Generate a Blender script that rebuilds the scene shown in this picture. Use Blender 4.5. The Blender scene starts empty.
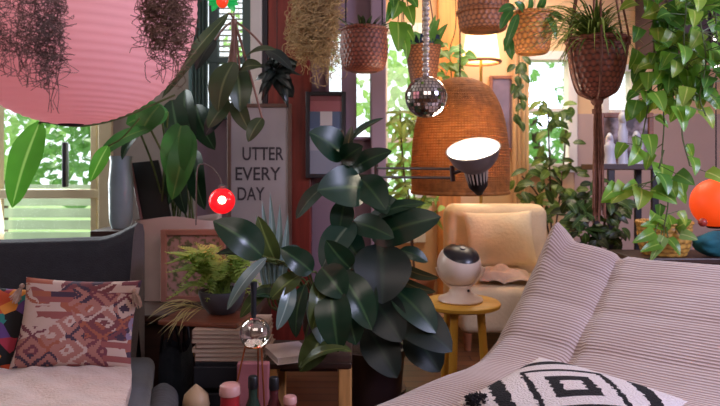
import bpy, bmesh, math, random
from mathutils import Vector, Matrix, Quaternion, noise
V = Vector
PI = math.pi
rnd = random.Random(11)
C = bpy.context.scene.collection
F, HC, HY = 640.0, 1.05, 165.0          # focal length in px, eye height, horizon row


def P(px, py, Y):
    """the room point at depth Y that the photo shows at column px, row py"""
    return V(((px - 360) / F * Y, Y, HC - (py - HY) / F * Y))


def S(px, Y):
    return px / F * Y


# ---------------------------------------------------------------- materials
def lin(h):
    h = h.lstrip('#')
    o = []
    for i in (0, 2, 4):
        c = int(h[i:i + 2], 16) / 255
        o.append(c / 12.92 if c <= .04045 else ((c + .055) / 1.055) ** 2.4)
    return tuple(o) + (1,)


def newmat(name):
    m = bpy.data.materials.new(name)
    m.use_nodes = True
    nt = m.node_tree
    return m, nt, nt.nodes['Principled BSDF'], nt.nodes['Material Output']


def N(nt, typ, **kw):
    n = nt.nodes.new(typ)
    for k, v in kw.items():
        setattr(n, k, v)
    return n


def math_n(nt, op, a, b=None):
    n = N(nt, 'ShaderNodeMath', operation=op)
    for i, x in enumerate((a, b)):
        if x is None:
            continue
        if isinstance(x, (int, float)):
            n.inputs[i].default_value = x
        else:
            nt.links.new(x, n.inputs[i])
    return n.outputs[0]


def mixc(nt, f, a, b):
    n = N(nt, 'ShaderNodeMix', data_type='RGBA')
    for s, x in ((0, f), (6, a), (7, b)):
        if isinstance(x, (int, float, tuple)):
            n.inputs[s].default_value = x
        else:
            nt.links.new(x, n.inputs[s])
    return n.outputs[2]


def mat(name, col, rough=.6, var=.2, scale=6, bump=0, bscale=60, metal=0, emis=0, ecol=None, transl=0, sheen=0, stretch=None, spec=.5):
    m, nt, b, out = newmat(name)
    L = nt.links.new
    tc = N(nt, 'ShaderNodeTexCoord')
    src = tc.outputs['Object']
    if stretch:
        mp = N(nt, 'ShaderNodeMapping')
        mp.inputs['Scale'].default_value = stretch
        L(src, mp.inputs[0])
        src = mp.outputs[0]
    nz = N(nt, 'ShaderNodeTexNoise')
    nz.inputs['Scale'].default_value = scale
    nz.inputs['Detail'].default_value = 5
    L(src, nz.inputs['Vector'])
    c = lin(col) if isinstance(col, str) else tuple(col) + (1,)
    lo = tuple(x * (1 - var) for x in c[:3]) + (1,)
    hi = tuple(min(1, x * (1 + var)) for x in c[:3]) + (1,)
    rp = N(nt, 'ShaderNodeMapRange')
    rp.inputs[1].default_value, rp.inputs[2].default_value = .3, .7
    L(nz.outputs[0], rp.inputs[0])
    cc = mixc(nt, rp.outputs[0], lo, hi)
    L(cc, b.inputs['Base Color'])
    b.inputs['Roughness'].default_value = rough
    b.inputs['Metallic'].default_value = metal
    b.inputs['Specular IOR Level'].default_value = spec
    if sheen:
        b.inputs['Sheen Weight'].default_value = sheen
    if emis:
        L(cc, b.inputs['Emission Color'])
        if ecol:
            nt.links.remove(b.inputs['Emission Color'].links[0])
            b.inputs['Emission Color'].default_value = lin(ecol)
        b.inputs['Emission Strength'].default_value = emis
    if bump:
        n2 = N(nt, 'ShaderNodeTexNoise')
        n2.inputs['Scale'].default_value = bscale
        n2.inputs['Detail'].default_value = 4
        L(src, n2.inputs['Vector'])
        bp = N(nt, 'ShaderNodeBump')
        bp.inputs['Strength'].default_value = bump
        bp.inputs['Distance'].default_value = .01
        L(n2.outputs[0], bp.inputs['Height'])
        L(bp.outputs[0], b.inputs['Normal'])
    if transl:
        t = N(nt, 'ShaderNodeBsdfTranslucent')
        L(cc, t.inputs[0])
        ms = N(nt, 'ShaderNodeMixShader')
        ms.inputs[0].default_value = transl
        L(b.outputs[0], ms.inputs[1])
        L(t.outputs[0], ms.inputs[2])
        L(ms.outputs[0], out.inputs[0])
    return m


def leafmat(name, col, rib, rough=.35, transl=.25, var=.35):
    """leaf with a paler midrib along the middle of its UV strip"""
    m, nt, b, out = newmat(name)
    L = nt.links.new
    tc = N(nt, 'ShaderNodeTexCoord')
    sp = N(nt, 'ShaderNodeSeparateXYZ')
    L(tc.outputs['UV'], sp.inputs[0])
    d = math_n(nt, 'ABSOLUTE', math_n(nt, 'SUBTRACT', sp.outputs[0], .5))
    rp = N(nt, 'ShaderNodeMapRange')
    rp.inputs[1].default_value, rp.inputs[2].default_value = .015, .06
    rp.inputs[3].default_value, rp.inputs[4].default_value = 1, 0
    L(d, rp.inputs[0])
    nz = N(nt, 'ShaderNodeTexNoise')
    nz.inputs['Scale'].default_value = 9
    L(tc.outputs['Object'], nz.inputs['Vector'])
    c = lin(col)
    lo = tuple(x * (1 - var) for x in c[:3]) + (1,)
    hi = tuple(min(1, x * (1 + var)) for x in c[:3]) + (1,)
    base = mixc(nt, nz.outputs[0], lo, hi)
    cc = mixc(nt, rp.outputs[0], base, lin(rib))
    L(cc, b.inputs['Base Color'])
    b.inputs['Roughness'].default_value = rough
    t = N(nt, 'ShaderNodeBsdfTranslucent')
    L(cc, t.inputs[0])
    ms = N(nt, 'ShaderNodeMixShader')
    ms.inputs[0].default_value = transl
    L(b.outputs[0], ms.inputs[1])
    L(t.outputs[0], ms.inputs[2])
    L(ms.outputs[0], out.inputs[0])
    return m


def panemat(name, rough=.02, mixv=.06):
    m, nt, b, out = newmat(name)
    L = nt.links.new
    t = N(nt, 'ShaderNodeBsdfTransparent')
    g = N(nt, 'ShaderNodeBsdfGlossy')
    g.inputs['Roughness'].default_value = rough
    ms = N(nt, 'ShaderNodeMixShader')
    ms.inputs[0].default_value = mixv
    L(t.outputs[0], ms.inputs[1])
    L(g.outputs[0], ms.inputs[2])
    L(ms.outputs[0], out.inputs[0])
    return m


# ---------------------------------------------------------------- mesh builder
class MB:
    def __init__(s):
        s.v, s.f, s.m, s.uv = [], [], [], []

    def face(s, idx, m=0, uv=None):
        s.f.append(idx)
        s.m.append(m)
        s.uv.append(uv)

    def add(s, vs, fs, m=0, mtx=None):
        b = len(s.v)
        s.v.extend((mtx @ V(v)) if mtx else V(v) for v in vs)
        for f in fs:
            s.face(tuple(b + i for i in f), m)

    def box(s, a, b, m=0, bev=0, seg=2, mtx=None):
        """box between corners a and b, edges rounded by bev"""
        a, b = V(a), V(b)
        bm = bmesh.new()
        bmesh.ops.create_cube(bm, size=1)
        for v in bm.verts:
            v.co = V(((a[i] + b[i]) / 2 + v.co[i] * abs(b[i] - a[i]) for i in range(3)))
        if bev:
            bmesh.ops.bevel(bm, geom=bm.edges[:], offset=bev, segments=seg, profile=.5, affect='EDGES')
        bm.verts.index_update()
        s.add([v.co.copy() for v in bm.verts], [[v.index for v in f.verts] for f in bm.faces], m, mtx)
        bm.free()
        return s

    def grid(s, fn, nu, nv, m=0, closeu=False, uv=True):
        """fn(u, v) with u, v in 0..1"""
        b = len(s.v)
        cu = nu if closeu else nu + 1
        for j in range(nv + 1):
            for i in range(cu):
                s.v.append(V(fn(i / nu, j / nv)))
        for j in range(nv):
            for i in range(nu):
                i2 = (i + 1) % cu
                s.face((b + j * cu + i, b + j * cu + i2, b + (j + 1) * cu + i2, b + (j + 1) * cu + i), m,
                       [(i / nu, j / nv), ((i + 1) / nu, j / nv), ((i + 1) / nu, (j + 1) / nv), (i / nu, (j + 1) / nv)] if uv else None)
        return s

    def tube(s, pts, rad, seg=8, m=0, cap=True):
        pts = [V(p) for p in pts]
        n = len(pts)
        if isinstance(rad, (int, float)):
            rad = [rad] * n
        b = len(s.v)
        t0 = (pts[1] - pts[0]).normalized()
        nrm = t0.orthogonal().normalized()
        for k in range(n):
            t = (pts[min(k + 1, n - 1)] - pts[max(k - 1, 0)])
            t = t.normalized() if t.length > 1e-9 else t0
            nrm = (nrm - t * nrm.dot(t))
            nrm = nrm.normalized() if nrm.length > 1e-6 else t.orthogonal().normalized()
            bi = t.cross(nrm)
            for i in range(seg):
                a = 2 * PI * i / seg
                s.v.append(pts[k] + (nrm * math.cos(a) + bi * math.sin(a)) * rad[k])
        for k in range(n - 1):
            for i in range(seg):
                j = (i + 1) % seg
                s.face((b + k * seg + i, b + k * seg + j, b + (k + 1) * seg + j, b + (k + 1) * seg + i), m)
        if cap:
            s.face(tuple(b + i for i in range(seg))[::-1], m)
            s.face(tuple(b + (n - 1) * seg + i for i in range(seg)), m)
        return s

    def lathe(s, prof, o, seg=32, m=0, axis=None, fn=None, sx=1, sy=1):
        """prof: (radius, height) pairs turned about the vertical (or axis) through o"""
        o = V(o)
        q = V((0, 0, 1)).rotation_difference(V(axis).normalized()) if axis is not None else None
        b = len(s.v)
        n = len(prof)
        for k, (r, z) in enumerate(prof):
            for i in range(seg):
                a = 2 * PI * i / seg
                rr = r * (1 + (fn(a, k) if fn else 0))
                p = V((rr * math.cos(a) * sx, rr * math.sin(a) * sy, z))
                s.v.append(o + (q @ p if q else p))
        for k in range(n - 1):
            for i in range(seg):
                j = (i + 1) % seg
                s.face((b + k * seg + i, b + k * seg + j, b + (k + 1) * seg + j, b + (k + 1) * seg + i), m,
                       [(i / seg, k / n), ((i + 1) / seg, k / n), ((i + 1) / seg, (k + 1) / n), (i / seg, (k + 1) / n)])
        if prof[0][0] > 1e-5:
            s.face(tuple(b + i for i in range(seg))[::-1], m)
        if prof[-1][0] > 1e-5:
            s.face(tuple(b + (n - 1) * seg + i for i in range(seg)), m)
        return s

    def ball(s, o, r, m=0, seg=24, rings=14, sc=(1, 1, 1)):
        o = V(o)
        s.grid(lambda u, v: o + V((math.cos(2 * PI * u) * math.sin(PI * v) * r * sc[0], math.sin(2 * PI * u) * math.sin(PI * v) * r * sc[1], -math.cos(PI * v) * r * sc[2])),
               seg, rings, m, closeu=True)
        return s

    def leaf(s, base, tip, width, nrm=(0, -1, .5), bend=.15, fold=.25, shape='oval', m=0, nl=8, nw=4, wave=0):
        """one leaf blade from base to tip: bend arches it along nrm, fold creases it at the midrib"""
        base, tip = V(base), V(tip)
        d = tip - base
        ln = d.length
        if ln < 1e-6:
            return s
        d /= ln
        n = V(nrm)
        n = n - d * n.dot(d)
        n = n.normalized() if n.length > 1e-4 else d.orthogonal().normalized()
        sd = d.cross(n)
        ph = rnd.random() * 6

        def wd(t):
            if shape == 'oval':
                w = math.sin(PI * min(1, t ** .85 * .985 + .015)) ** .62
            elif shape == 'lance':
                w = math.sin(PI * min(1, t ** .7)) ** .9
            elif shape == 'heart':
                w = (1 - t ** 1.9) ** .8 * (min(1, t / .12) ** .5) * 1.02
            else:                                   # strap
                w = min(1, (1 - t) * 3.0) ** .8 * min(1, .5 + t * 3)
            return max(w, .015)
        b = len(s.v)
        for k in range(nl + 1):
            t = k / nl
            arch = math.sin(PI * t) * bend * ln
            c = base + d * (t * ln) + n * arch
            if shape == 'heart':
                c = base + d * (t * ln) + n * arch
            w = wd(t) * width / 2
            for i in range(nw + 1):
                u = i / nw * 2 - 1
                off = sd * (u * w) + n * (abs(u) * w * fold)
                if shape == 'heart' and t < .15:
                    off -= d * (abs(u) * w * .45 * (1 - t / .15))
                if wave:
                    off += n * math.sin(t * 14 + ph + u * 2) * wave * width * abs(u)
                s.v.append(c + off)
        for k in range(nl):
            for i in range(nw):
                a = b + k * (nw + 1) + i
                s.face((a, a + 1, a + nw + 2, a + nw + 1), m,
                       [(i / nw, k / nl), ((i + 1) / nw, k / nl), ((i + 1) / nw, (k + 1) / nl), (i / nw, (k + 1) / nl)])
        return s

    def build(s, name, mats, parent=None, smooth=True, mods=()):
        o0 = V(parent['_o']) if parent is not None else V((0, 0, 0))
        if parent is None and not getattr(s, 'world', False):
            lo = V((min(v[i] for v in s.v) for i in range(3)))
            hi = V((max(v[i] for v in s.v) for i in range(3)))
            o0 = V(((lo.x + hi.x) / 2, (lo.y + hi.y) / 2, lo.z))
        me = bpy.data.meshes.new(name)
        me.from_pydata([v - o0 for v in s.v], [], s.f)
        if any(u for u in s.uv):
            ul = me.uv_layers.new(name='UVMap')
            li = 0
            for f, u in zip(s.f, s.uv):
                for k in range(len(f)):
                    if u:
                        ul.data[li].uv = u[k]
                    li += 1
        if not isinstance(mats, (list, tuple)):
            mats = [mats]
        for x in mats:
            me.materials.append(x)
        me.polygons.foreach_set('material_index', s.m)
        me.polygons.foreach_set('use_smooth', [smooth] * len(s.f))
        me.update()
        if smooth == 'auto' or smooth is True:
            try:
                me.set_sharp_from_angle(angle=math.radians(50))
            except Exception:
                pass
        o = bpy.data.objects.new(name, me)
        C.objects.link(o)
        o['_o'] = tuple(o0)
        if parent is not None:
            o.parent = parent
        else:
            o.location = o0
        return o


def tag(o, label, cat, group=None, kind=None):
    o['label'], o['category'] = label, cat
    if group:
        o['group'] = group
    if kind:
        o['kind'] = kind
    return o


def thing(name, label, cat, loc, group=None):
    o = bpy.data.objects.new(name, None)
    C.objects.link(o)
    o.empty_display_size = .05
    o.location = V(loc)
    o['_o'] = tuple(V(loc))
    return tag(o, label, cat, group)


def struct(o):
    o['kind'] = 'structure'
    return o


def spline(pts, n=12):
    """Catmull-Rom through pts"""
    pts = [V(p) for p in pts]
    q = [pts[0] * 2 - pts[1]] + pts + [pts[-1] * 2 - pts[-2]]
    out = []
    for k in range(1, len(q) - 2):
        for i in range(n):
            t = i / n
            a, b, c, d = q[k - 1], q[k], q[k + 1], q[k + 2]
            out.append(.5 * ((2 * b) + (c - a) * t + (2 * a - 5 * b + 4 * c - d) * t * t + (3 * b - a - 3 * c + d) * t ** 3))
    out.append(pts[-1])
    return out


def rv(a=1):
    return V((rnd.uniform(-a, a), rnd.uniform(-a, a), rnd.uniform(-a, a)))


# ---------------------------------------------------------------- palette
m_wallL = mat('wall_paint_warm', '#9a8f88', .8, .08, 2)
m_wallLav = mat('wall_paint_mauve', '#8f7684', .8, .08, 2)
m_wallFar = mat('wall_peach_lamplit', '#d8b48c', .8, .08, 2)  # peach tone has the warm lamplight of the far wall painted in
m_wallR = mat('wall_paint_pinkish', '#b49a94', .8, .08, 2)
m_ceil = mat('ceiling_paint', '#cfc8c0', .85, .05, 2)
m_cream = mat('cream_window_paint', '#c9ba98', .55, .08, 5)
m_redwood = mat('red_stained_wood', '#7a2b22', .4, .35, 5, .1, 40, stretch=(8, 8, .6))
m_darkframe = mat('dark_frame_wood', '#23202a', .45, .3, 10)
m_pane = panemat('window_glass')
m_teal = mat('teal_grey_paint', '#5b7273', .6, .15, 5)
m_white = mat('white_paint', '#dcd8d4', .6, .06, 4)
m_orangewood = mat('honey_wood', '#c8803f', .5, .25, 5, stretch=(8, 8, .5))
m_darkwood = mat('dark_wood', '#3a2219', .45, .4, 5, .1, 30, stretch=(1, 8, 8))
m_midwood = mat('brown_wood', '#8a5233', .45, .35, 5, .1, 30, stretch=(1, 8, 8))
m_black = mat('black_plastic', '#141318', .4, .2, 10)
m_rope = mat('hemp_cord', '#8d6b55', .9, .3, 60)
m_cordblack = mat('black_cord', '#1a1518', .8, .2, 40)
m_soil = mat('potting_soil', '#2a1c14', .95, .5, 60, .5, 90)
m_stem = mat('green_stem', '#4d5a2a', .6, .3, 20)
m_brownstem = mat('brown_stem', '#4b3426', .7, .3, 20)

# ---------------------------------------------------------------- room shell
mf, nt, b, out = newmat('floor_boards')
tc = N(nt, 'ShaderNodeTexCoord')
br = N(nt, 'ShaderNodeTexBrick')
br.inputs['Scale'].default_value = 3
br.inputs['Color1'].default_value = lin('#5c3a22')
br.inputs['Color2'].default_value = lin('#744a2c')
br.inputs['Mortar'].default_value = lin('#25160d')
br.inputs['Mortar Size'].default_value = .012
br.inputs['Brick Width'].default_value = 3
nt.links.new(tc.outputs['Object'], br.inputs[0])
nt.links.new(br.outputs[0], b.inputs['Base Color'])
b.inputs['Roughness'].default_value = .4

XL, XR, YF, YB, YFAR, ZC = -3.0, 3.2, -1.8, 3.5, 5.0, 2.55
XP = .137                                        # the passage to the far room starts here
struct(MB().box((XL - .1, YF - .1, -.1), (XR + .1, YFAR + .1, 0)).build('floor', mf, smooth=False))
struct(MB().box((XL - .1, YF - .1, ZC), (XR + .1, YFAR + .1, ZC + .1)).build('ceiling', m_ceil, smooth=False))
struct(MB().box((XL - .1, YF, 0), (XL, YB, ZC)).build('wall_left', m_wallL, smooth=False))
struct(MB().box((XR, YF, 0), (XR + .1, YFAR, ZC)).build('wall_right', m_wallR, smooth=False))
struct(MB().box((XL, YF - .1, 0), (XR, YF, ZC)).build('wall_front', m_wallL, smooth=False))


def wall_with_holes(name, x0, x1, y0, y1, holes, m):
    mb = MB()
    xs = sorted({x0, x1} | {h[0] for h in holes} | {h[1] for h in holes})
    zs = sorted({0, ZC} | {h[2] for h in holes} | {h[3] for h in holes})
    for i in range(len(xs) - 1):
        run = None
        for k in range(len(zs) - 1):
            cx, cz = (xs[i] + xs[i + 1]) / 2, (zs[k] + zs[k + 1]) / 2
            if any(h[0] < cx < h[1] and h[2] < cz < h[3] for h in holes):
                if run is not None:
                    mb.box((xs[i], y0, run), (xs[i + 1], y1, zs[k]))
                    run = None
            elif run is None:
                run = zs[k]
        if run is not None:
            mb.box((xs[i], y0, run), (xs[i + 1], y1, ZC))
    return struct(mb.build(name, m, smooth=False))


def hole(px0, px1, py0, py1, Y):
    a, b = P(px0, py1, Y), P(px1, py0, Y)
    return (a.x, b.x, a.z, min(b.z, 2.3))


W1 = (-2.7, P(104, 0, YB).x, .50, 2.3)
W2 = hole(197, 246, -200, 112, YB)
W3 = hole(328, 371, 30, 138, YB)
wall_with_holes('wall_back', XL, XP, YB, YB + .12, [W1, W2, W3], m_wallLav)
W4 = hole(385, 419, 30, 236, YFAR)
W5 = hole(525, 570, 58, 166, YFAR)
W6 = hole(606, 632, 70, 112, YFAR)
wall_with_holes('wall_far', XP - .035, XR, YFAR, YFAR + .12, [W4, W5, W6], m_wallFar)
struct(MB().box((XP - .035, YB, 0), (XP, YFAR, ZC)).build('wall_partition', m_wallFar, smooth=False))
# pinkish strip of wall paint between window 1 and the red post
struct(MB().box((P(105, 0, YB).x, YB - .012, 0), (P(197, 0, YB).x, YB - .001, ZC)).build('wall_tone_panel', m_wallL, smooth=False))


def window(n, h, y, m, rails=(), stiles=(), fw=.05, proud=.03, deep=.1):
    x0, x1, z0, z1 = h
    f = MB()
    f.box((x0 - fw, y - proud, z0 - fw), (x0 + fw * .4, y + deep, z1 + fw), 0, .006)
    f.box((x1 - fw * .4, y - proud, z0 - fw), (x1 + fw, y + deep, z1 + fw), 0, .006)
    f.box((x0 + fw * .4, y - proud, z1 - fw * .4), (x1 - fw * .4, y + deep, z1 + fw), 0, .006)
    f.box((x0 + fw * .4, y - proud - .02, z0 - fw), (x1 - fw * .4, y + deep, z0 + fw * .4), 0, .006)
    for z, t in rails:
        f.box((x0 + fw * .4, y, z - t / 2), (x1 - fw * .4, y + .06, z + t / 2), 0, .004)
    for x, t in stiles:
        f.box((x - t / 2, y + .005, z0 + fw * .4), (x + t / 2, y + .055, z1 - fw * .4), 0, .004)
    fo = struct(f.build('window_%d' % n, m, smooth=False))
    MB().box((x0, y + .07, z0), (x1, y + .076, z1)).build('pane', m_pane, fo, smooth=False)
    return fo


window(1, W1, YB, m_cream, rails=((P(0, 194, YB).z, .05),), stiles=((P(93, 0, YB).x, .035), (-2.0, .05)), fw=.055)
q = P(67, 187, YB + .02)
MB().box((q.x - .012, YB - .02, q.z), (q.x + .012, YB + .02, P(0, 142, YB).z), 0, .006, 3).build('latch_bar', m_darkframe, bpy.data.objects['window_1'])
window(2, W2, YB, m_teal, rails=((P(0, 60, YB).z, .03),), stiles=((P(213, 0, YB).x, .05),), fw=.04)
window(3, W3, YB, mat('mauve_window_paint', '#8a6f80', .6, .1), stiles=((P(349, 0, YB).x, S(15, YB)),), fw=.012, deep=.06)
window(4, W4, YFAR, m_white, rails=((P(0, 140, YFAR).z, .04),), fw=.05)
window(5, W5, YFAR, m_white, rails=((P(0, 110, YFAR).z, .03),), fw=.05)
window(6, W6, YFAR, m_white, fw=.04)

# red post, mauve pillar, white casing, honey-wood post
def post(name, px0, px1, y, m, z0=0, z1=ZC, d=.1):
    a, b = P(px0, 0, y).x, P(px1, 0, y).x
    return struct(MB().box((a, y, z0), (b, y + d, z1), 0, .008).build(name, m, smooth=False))


post('trim_1', 268, 311, YB - .08, m_redwood, d=.075)
post('trim_2', 371, 386, YB - .10, mat('mauve_pillar_paint', '#9a7f88', .6, .08, 3), d=.095)
post('trim_3', 250, 262, YB - .07, m_white, d=.065)
post('trim_4', 262, 268, YB - .07, m_darkframe, d=.065)
post('trim_5', 438, 461, YFAR - .09, m_orangewood, d=.08)

struct(MB().box((P(574, 0, YFAR).x, YFAR - .012, 0), (XR - .001, YFAR - .001, P(0, 114, YFAR).z)).build('wall_tone_panel', m_wallR, smooth=False))  # added panel: right part of the far wall, painted without the warm lamplight

# ---------------------------------------------------------------- outside
m_lawn = mat('lawn_green', '#8fae68', .9, .3, 3)
struct(MB().box((-14, YFAR + .2, -.3), (14, 26, -.2)).build('ground_lawn', m_lawn, smooth=False))
fe = thing('garden_fence', 'pale horizontal slat fence outside the big window below the trees', 'fence', (-3.6, 6.2, -.2))
mb = MB()
for k in range(9):
    mb.box((-7, 6.2, -.15 + k * .115), (-1.0, 6.23, -.06 + k * .115), 0, .004)
mb.build('slats', mat('pale_green_boards', '#b9c9a4', .8, .2, 3), fe, smooth=False)
for x in (-6.5, -5, -3.5, -2, -1.05):
    MB().box((x - .04, 6.232, -.2), (x + .04, 6.30, .9)).build('fence_post', m_brownstem, fe, smooth=False)
m_lime = leafmat('pale_lime_leaf', '#9cc46a', '#c5e09a', .5, .45)  # pale lime leaf green
m_lime2 = leafmat('mid_green_leaf', '#6fa552', '#a5c680', .5, .4)  # deeper leaf green


def tree(loc, h, r, n, m, label, size=.16):
    t = thing('garden_tree', label, 'tree', loc, 'trees outside the windows')
    tr = MB().tube(spline([V(loc), V(loc) + V((.05, 0, h * .4)), V(loc) + V((-.03, .05, h * .8))], 5), [.09] * 5 + [.06] * 5 + [.04], 8)
    tr.build('trunk', m_brownstem, t)
    mb = MB()
    for _ in range(n):
        d = rv().normalized() * r * rnd.random() ** .45
        c = V(loc) + V((d.x, d.y, h * .62 + d.z * h * .42 / r))
        a = rv().normalized()
        mb.leaf(c, c + a * size, size * .62, rv(), .1, .1, 'oval', 0, 3, 2)
    mb.build('foliage', m, t)


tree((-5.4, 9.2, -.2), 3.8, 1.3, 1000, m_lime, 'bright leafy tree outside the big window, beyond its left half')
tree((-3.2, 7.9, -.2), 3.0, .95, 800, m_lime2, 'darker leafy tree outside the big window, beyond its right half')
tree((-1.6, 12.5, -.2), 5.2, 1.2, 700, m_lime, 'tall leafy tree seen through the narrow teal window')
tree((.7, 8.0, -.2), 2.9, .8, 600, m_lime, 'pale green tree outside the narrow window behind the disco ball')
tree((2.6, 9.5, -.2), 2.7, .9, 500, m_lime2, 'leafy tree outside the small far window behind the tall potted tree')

# ---------------------------------------------------------------- charcoal sofa, left
m_char = mat('charcoal_fabric', '#26262c', .9, .2, 30, .3, 200, sheen=.3)
m_grey = mat('dark_grey_fabric', '#3b3b41', .9, .2, 30, .3, 200, sheen=.3)
so = thing('sofa', 'charcoal fabric sofa under the big window', 'sofa', (-1.6, 2.1, 0))
XS = P(136, 0, 2.5).x


def back_top(x):
    px = 360 + x / 2.5 * F
    y = 240 - 3 * min(1, max(0, px) / 105) - 14 * max(0, min(1, (px - 100) / 34)) ** 1.6
    return P(0, y, 2.5).z


def backfn(u, v):
    x = -2.6 + (XS + 2.6) * u
    zt = back_top(x)
    ring = [(2.44, .12), (2.40, .42), (2.42, .55), (2.47, zt - .05), (2.49, zt - .012), (2.52, zt), (2.58, zt - .012), (2.60, zt - .05), (2.60, .12)]
    k = v * (len(ring) - 1)
    i = min(int(k), len(ring) - 2)
    t = k - i
    y = ring[i][0] * (1 - t) + ring[i + 1][0] * t
    z = ring[i][1] * (1 - t) + ring[i + 1][1] * t
    return V((x, y, z))


mb = MB().grid(backfn, 60, 40)
b0 = len(mb.v)
mb.grid(lambda u, v: backfn(1, v).lerp(V((XS + .004, 2.52, .4)), u), 4, 40)
mb.build('backrest', m_char, so)
MB().box((-2.6, 1.35, .05), (-.80, 2.39, .27), 0, .04, 4).build('base', m_char, so)
mb = MB().box((-2.6, 1.30, .272), (-.66, 2.375, .345), 0, .035, 6)
for v in mb.v:                                     # the open side runs out at an angle
    v.x += max(0, (v.x + 2.6) / 1.94) ** 3 * (-.10 + .29 * (2.375 - v.y))
mb.build('seat', m_grey, so)
for x, y in ((-2.45, 1.45), (-.88, 1.45), (-2.45, 2.3), (-.88, 2.3)):
    MB().lathe([(.018, 0), (.025, .05)], (x, y, 0), 12).build('leg', m_darkwood, so)
MB().tube([(-.445, 1.40, .285), (-.46, 1.46, .285), (-.645, 2.09, .285), (-.665, 2.16, .285)], [.03, .05, .05, .03], 20).build(
    'bolster_edge', mat('ribbed_grey_fabric', '#4a4a50', .9, .3, 12, .3, 150, stretch=(1, 12, 1)), so)

# fluffy cream throw over the seat
m_fluff = mat('fluffy_cream_wool', '#d6b8ac', .95, .1, 14, .8, 120, sheen=.5)


def throwfn(u, v):
    x = -2.2 + 1.525 * u
    y = 1.32 + (2.14 - 1.32) * v
    x2 = x + .008 * math.sin(v * 9) + u ** 3 * (-.095 + .285 * (1 - v))
    z = .376 + .030 * (1 - abs(2 * v - 1) ** 5) * (1 - abs(2 * u - 1) ** 8)
    z += .012 * noise.noise(V((x * 14, y * 14, 3))) + .012 * noise.noise(V((x * 5, y * 5, 1)))
    return V((x2, y, z))


mb = MB().grid(throwfn, 110, 60)
mb.grid(lambda u, v: throwfn(u, v) * 1 - V((0, 0, throwfn(u, v).z - .350)), 20, 12)
tag(mb.build('throw_blanket', m_fluff), 'fluffy cream throw spread over the sofa seat below the embroidered cushion', 'blanket')


def cushion_mb(c, ax, ay, w, h, th, nu=40, nv=40, pinch=.07, lumps=.0, power=2.2):
    """pillow centred on c with half its surface along ax (width) and ay (height)"""
    ax, ay = V(ax).normalized(), V(ay)
    ay = (ay - ax * ay.dot(ax)).normalized()
    n = ax.cross(ay)
    mb = MB()
    for s in (1, -1):
        def fn(u, v):
            a, b2 = u * 2 - 1, v * 2 - 1
            k = (1 - abs(a) ** power) * (1 - abs(b2) ** power)
            z = th / 2 * max(0, k) ** .5
            p = 1 - pinch * (1 - b2 * b2), 1 - pinch * (1 - a * a)
            q = c + ax * (a * w / 2 * p[0]) + ay * (b2 * h / 2 * p[1])
            if lumps:
                z += lumps * noise.noise(q * 6 + V((s, 0, 0))) * k
            return q + n * z * s
        if s > 0:
            mb.grid(fn, nu, nv)
        else:
            mb.grid(lambda u, v: fn(1 - u, v), nu, nv)
    return mb, n


# embroidered cushion: patchwork of woven motifs
mk, nt, b, out = newmat('embroidered_patchwork')
L = nt.links.new
tc = N(nt, 'ShaderNodeTexCoord')
sp = N(nt, 'ShaderNodeSeparateXYZ')
L(tc.outputs['UV'], sp.inputs[0])


def pix(src, k):
    return math_n(nt, 'DIVIDE', math_n(nt, 'FLOOR', math_n(nt, 'MULTIPLY', src, k)), k)


U, W = sp.outputs[0], sp.outputs[1]
cell = N(nt, 'ShaderNodeCombineXYZ')
nzd = N(nt, 'ShaderNodeTexNoise')
nzd.inputs['Scale'].default_value = 3.3
L(tc.outputs['UV'], nzd.inputs['Vector'])
warp = math_n(nt, 'MULTIPLY', math_n(nt, 'SUBTRACT', nzd.outputs[0], .5), .5)
U2, W2_ = pix(math_n(nt, 'ADD', U, warp), 46), pix(math_n(nt, 'ADD', W, math_n(nt, 'MULTIPLY', warp, -.8)), 40)
L(math_n(nt, 'FLOOR', math_n(nt, 'ADD', math_n(nt, 'MULTIPLY', U2, 2.7), math_n(nt, 'MULTIPLY', math_n(nt, 'FLOOR', math_n(nt, 'MULTIPLY', W2_, 3.6)), .37))), cell.inputs[0])
L(math_n(nt, 'FLOOR', math_n(nt, 'MULTIPLY', W2_, 3.6)), cell.inputs[1])
wn = N(nt, 'ShaderNodeTexWhiteNoise')
L(cell.outputs[0], wn.inputs['Vector'])
cr = N(nt, 'ShaderNodeValToRGB')
cr.color_ramp.interpolation = 'CONSTANT'
for i, (p, c) in enumerate([(0, '#9a5a58'), (.18, '#cdb4aa'), (.42, '#93809a'), (.55, '#b07a70'), (.68, '#c9aea4'), (.9, '#7c464c')]):
    e = cr.color_ramp.elements[i] if i < 2 else cr.color_ramp.elements.new(p)
    e.position, e.color = p, lin(c)
L(wn.outputs['Value'], cr.inputs[0])
# motifs: mirrored stepped diamonds
mu = math_n(nt, 'PINGPONG', math_n(nt, 'MULTIPLY', pix(math_n(nt, 'ADD', U, math_n(nt, 'MULTIPLY', warp, .3)), 54), 3.3), .5)
mv = math_n(nt, 'PINGPONG', math_n(nt, 'MULTIPLY', pix(W, 46), 3.1), .5)
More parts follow.
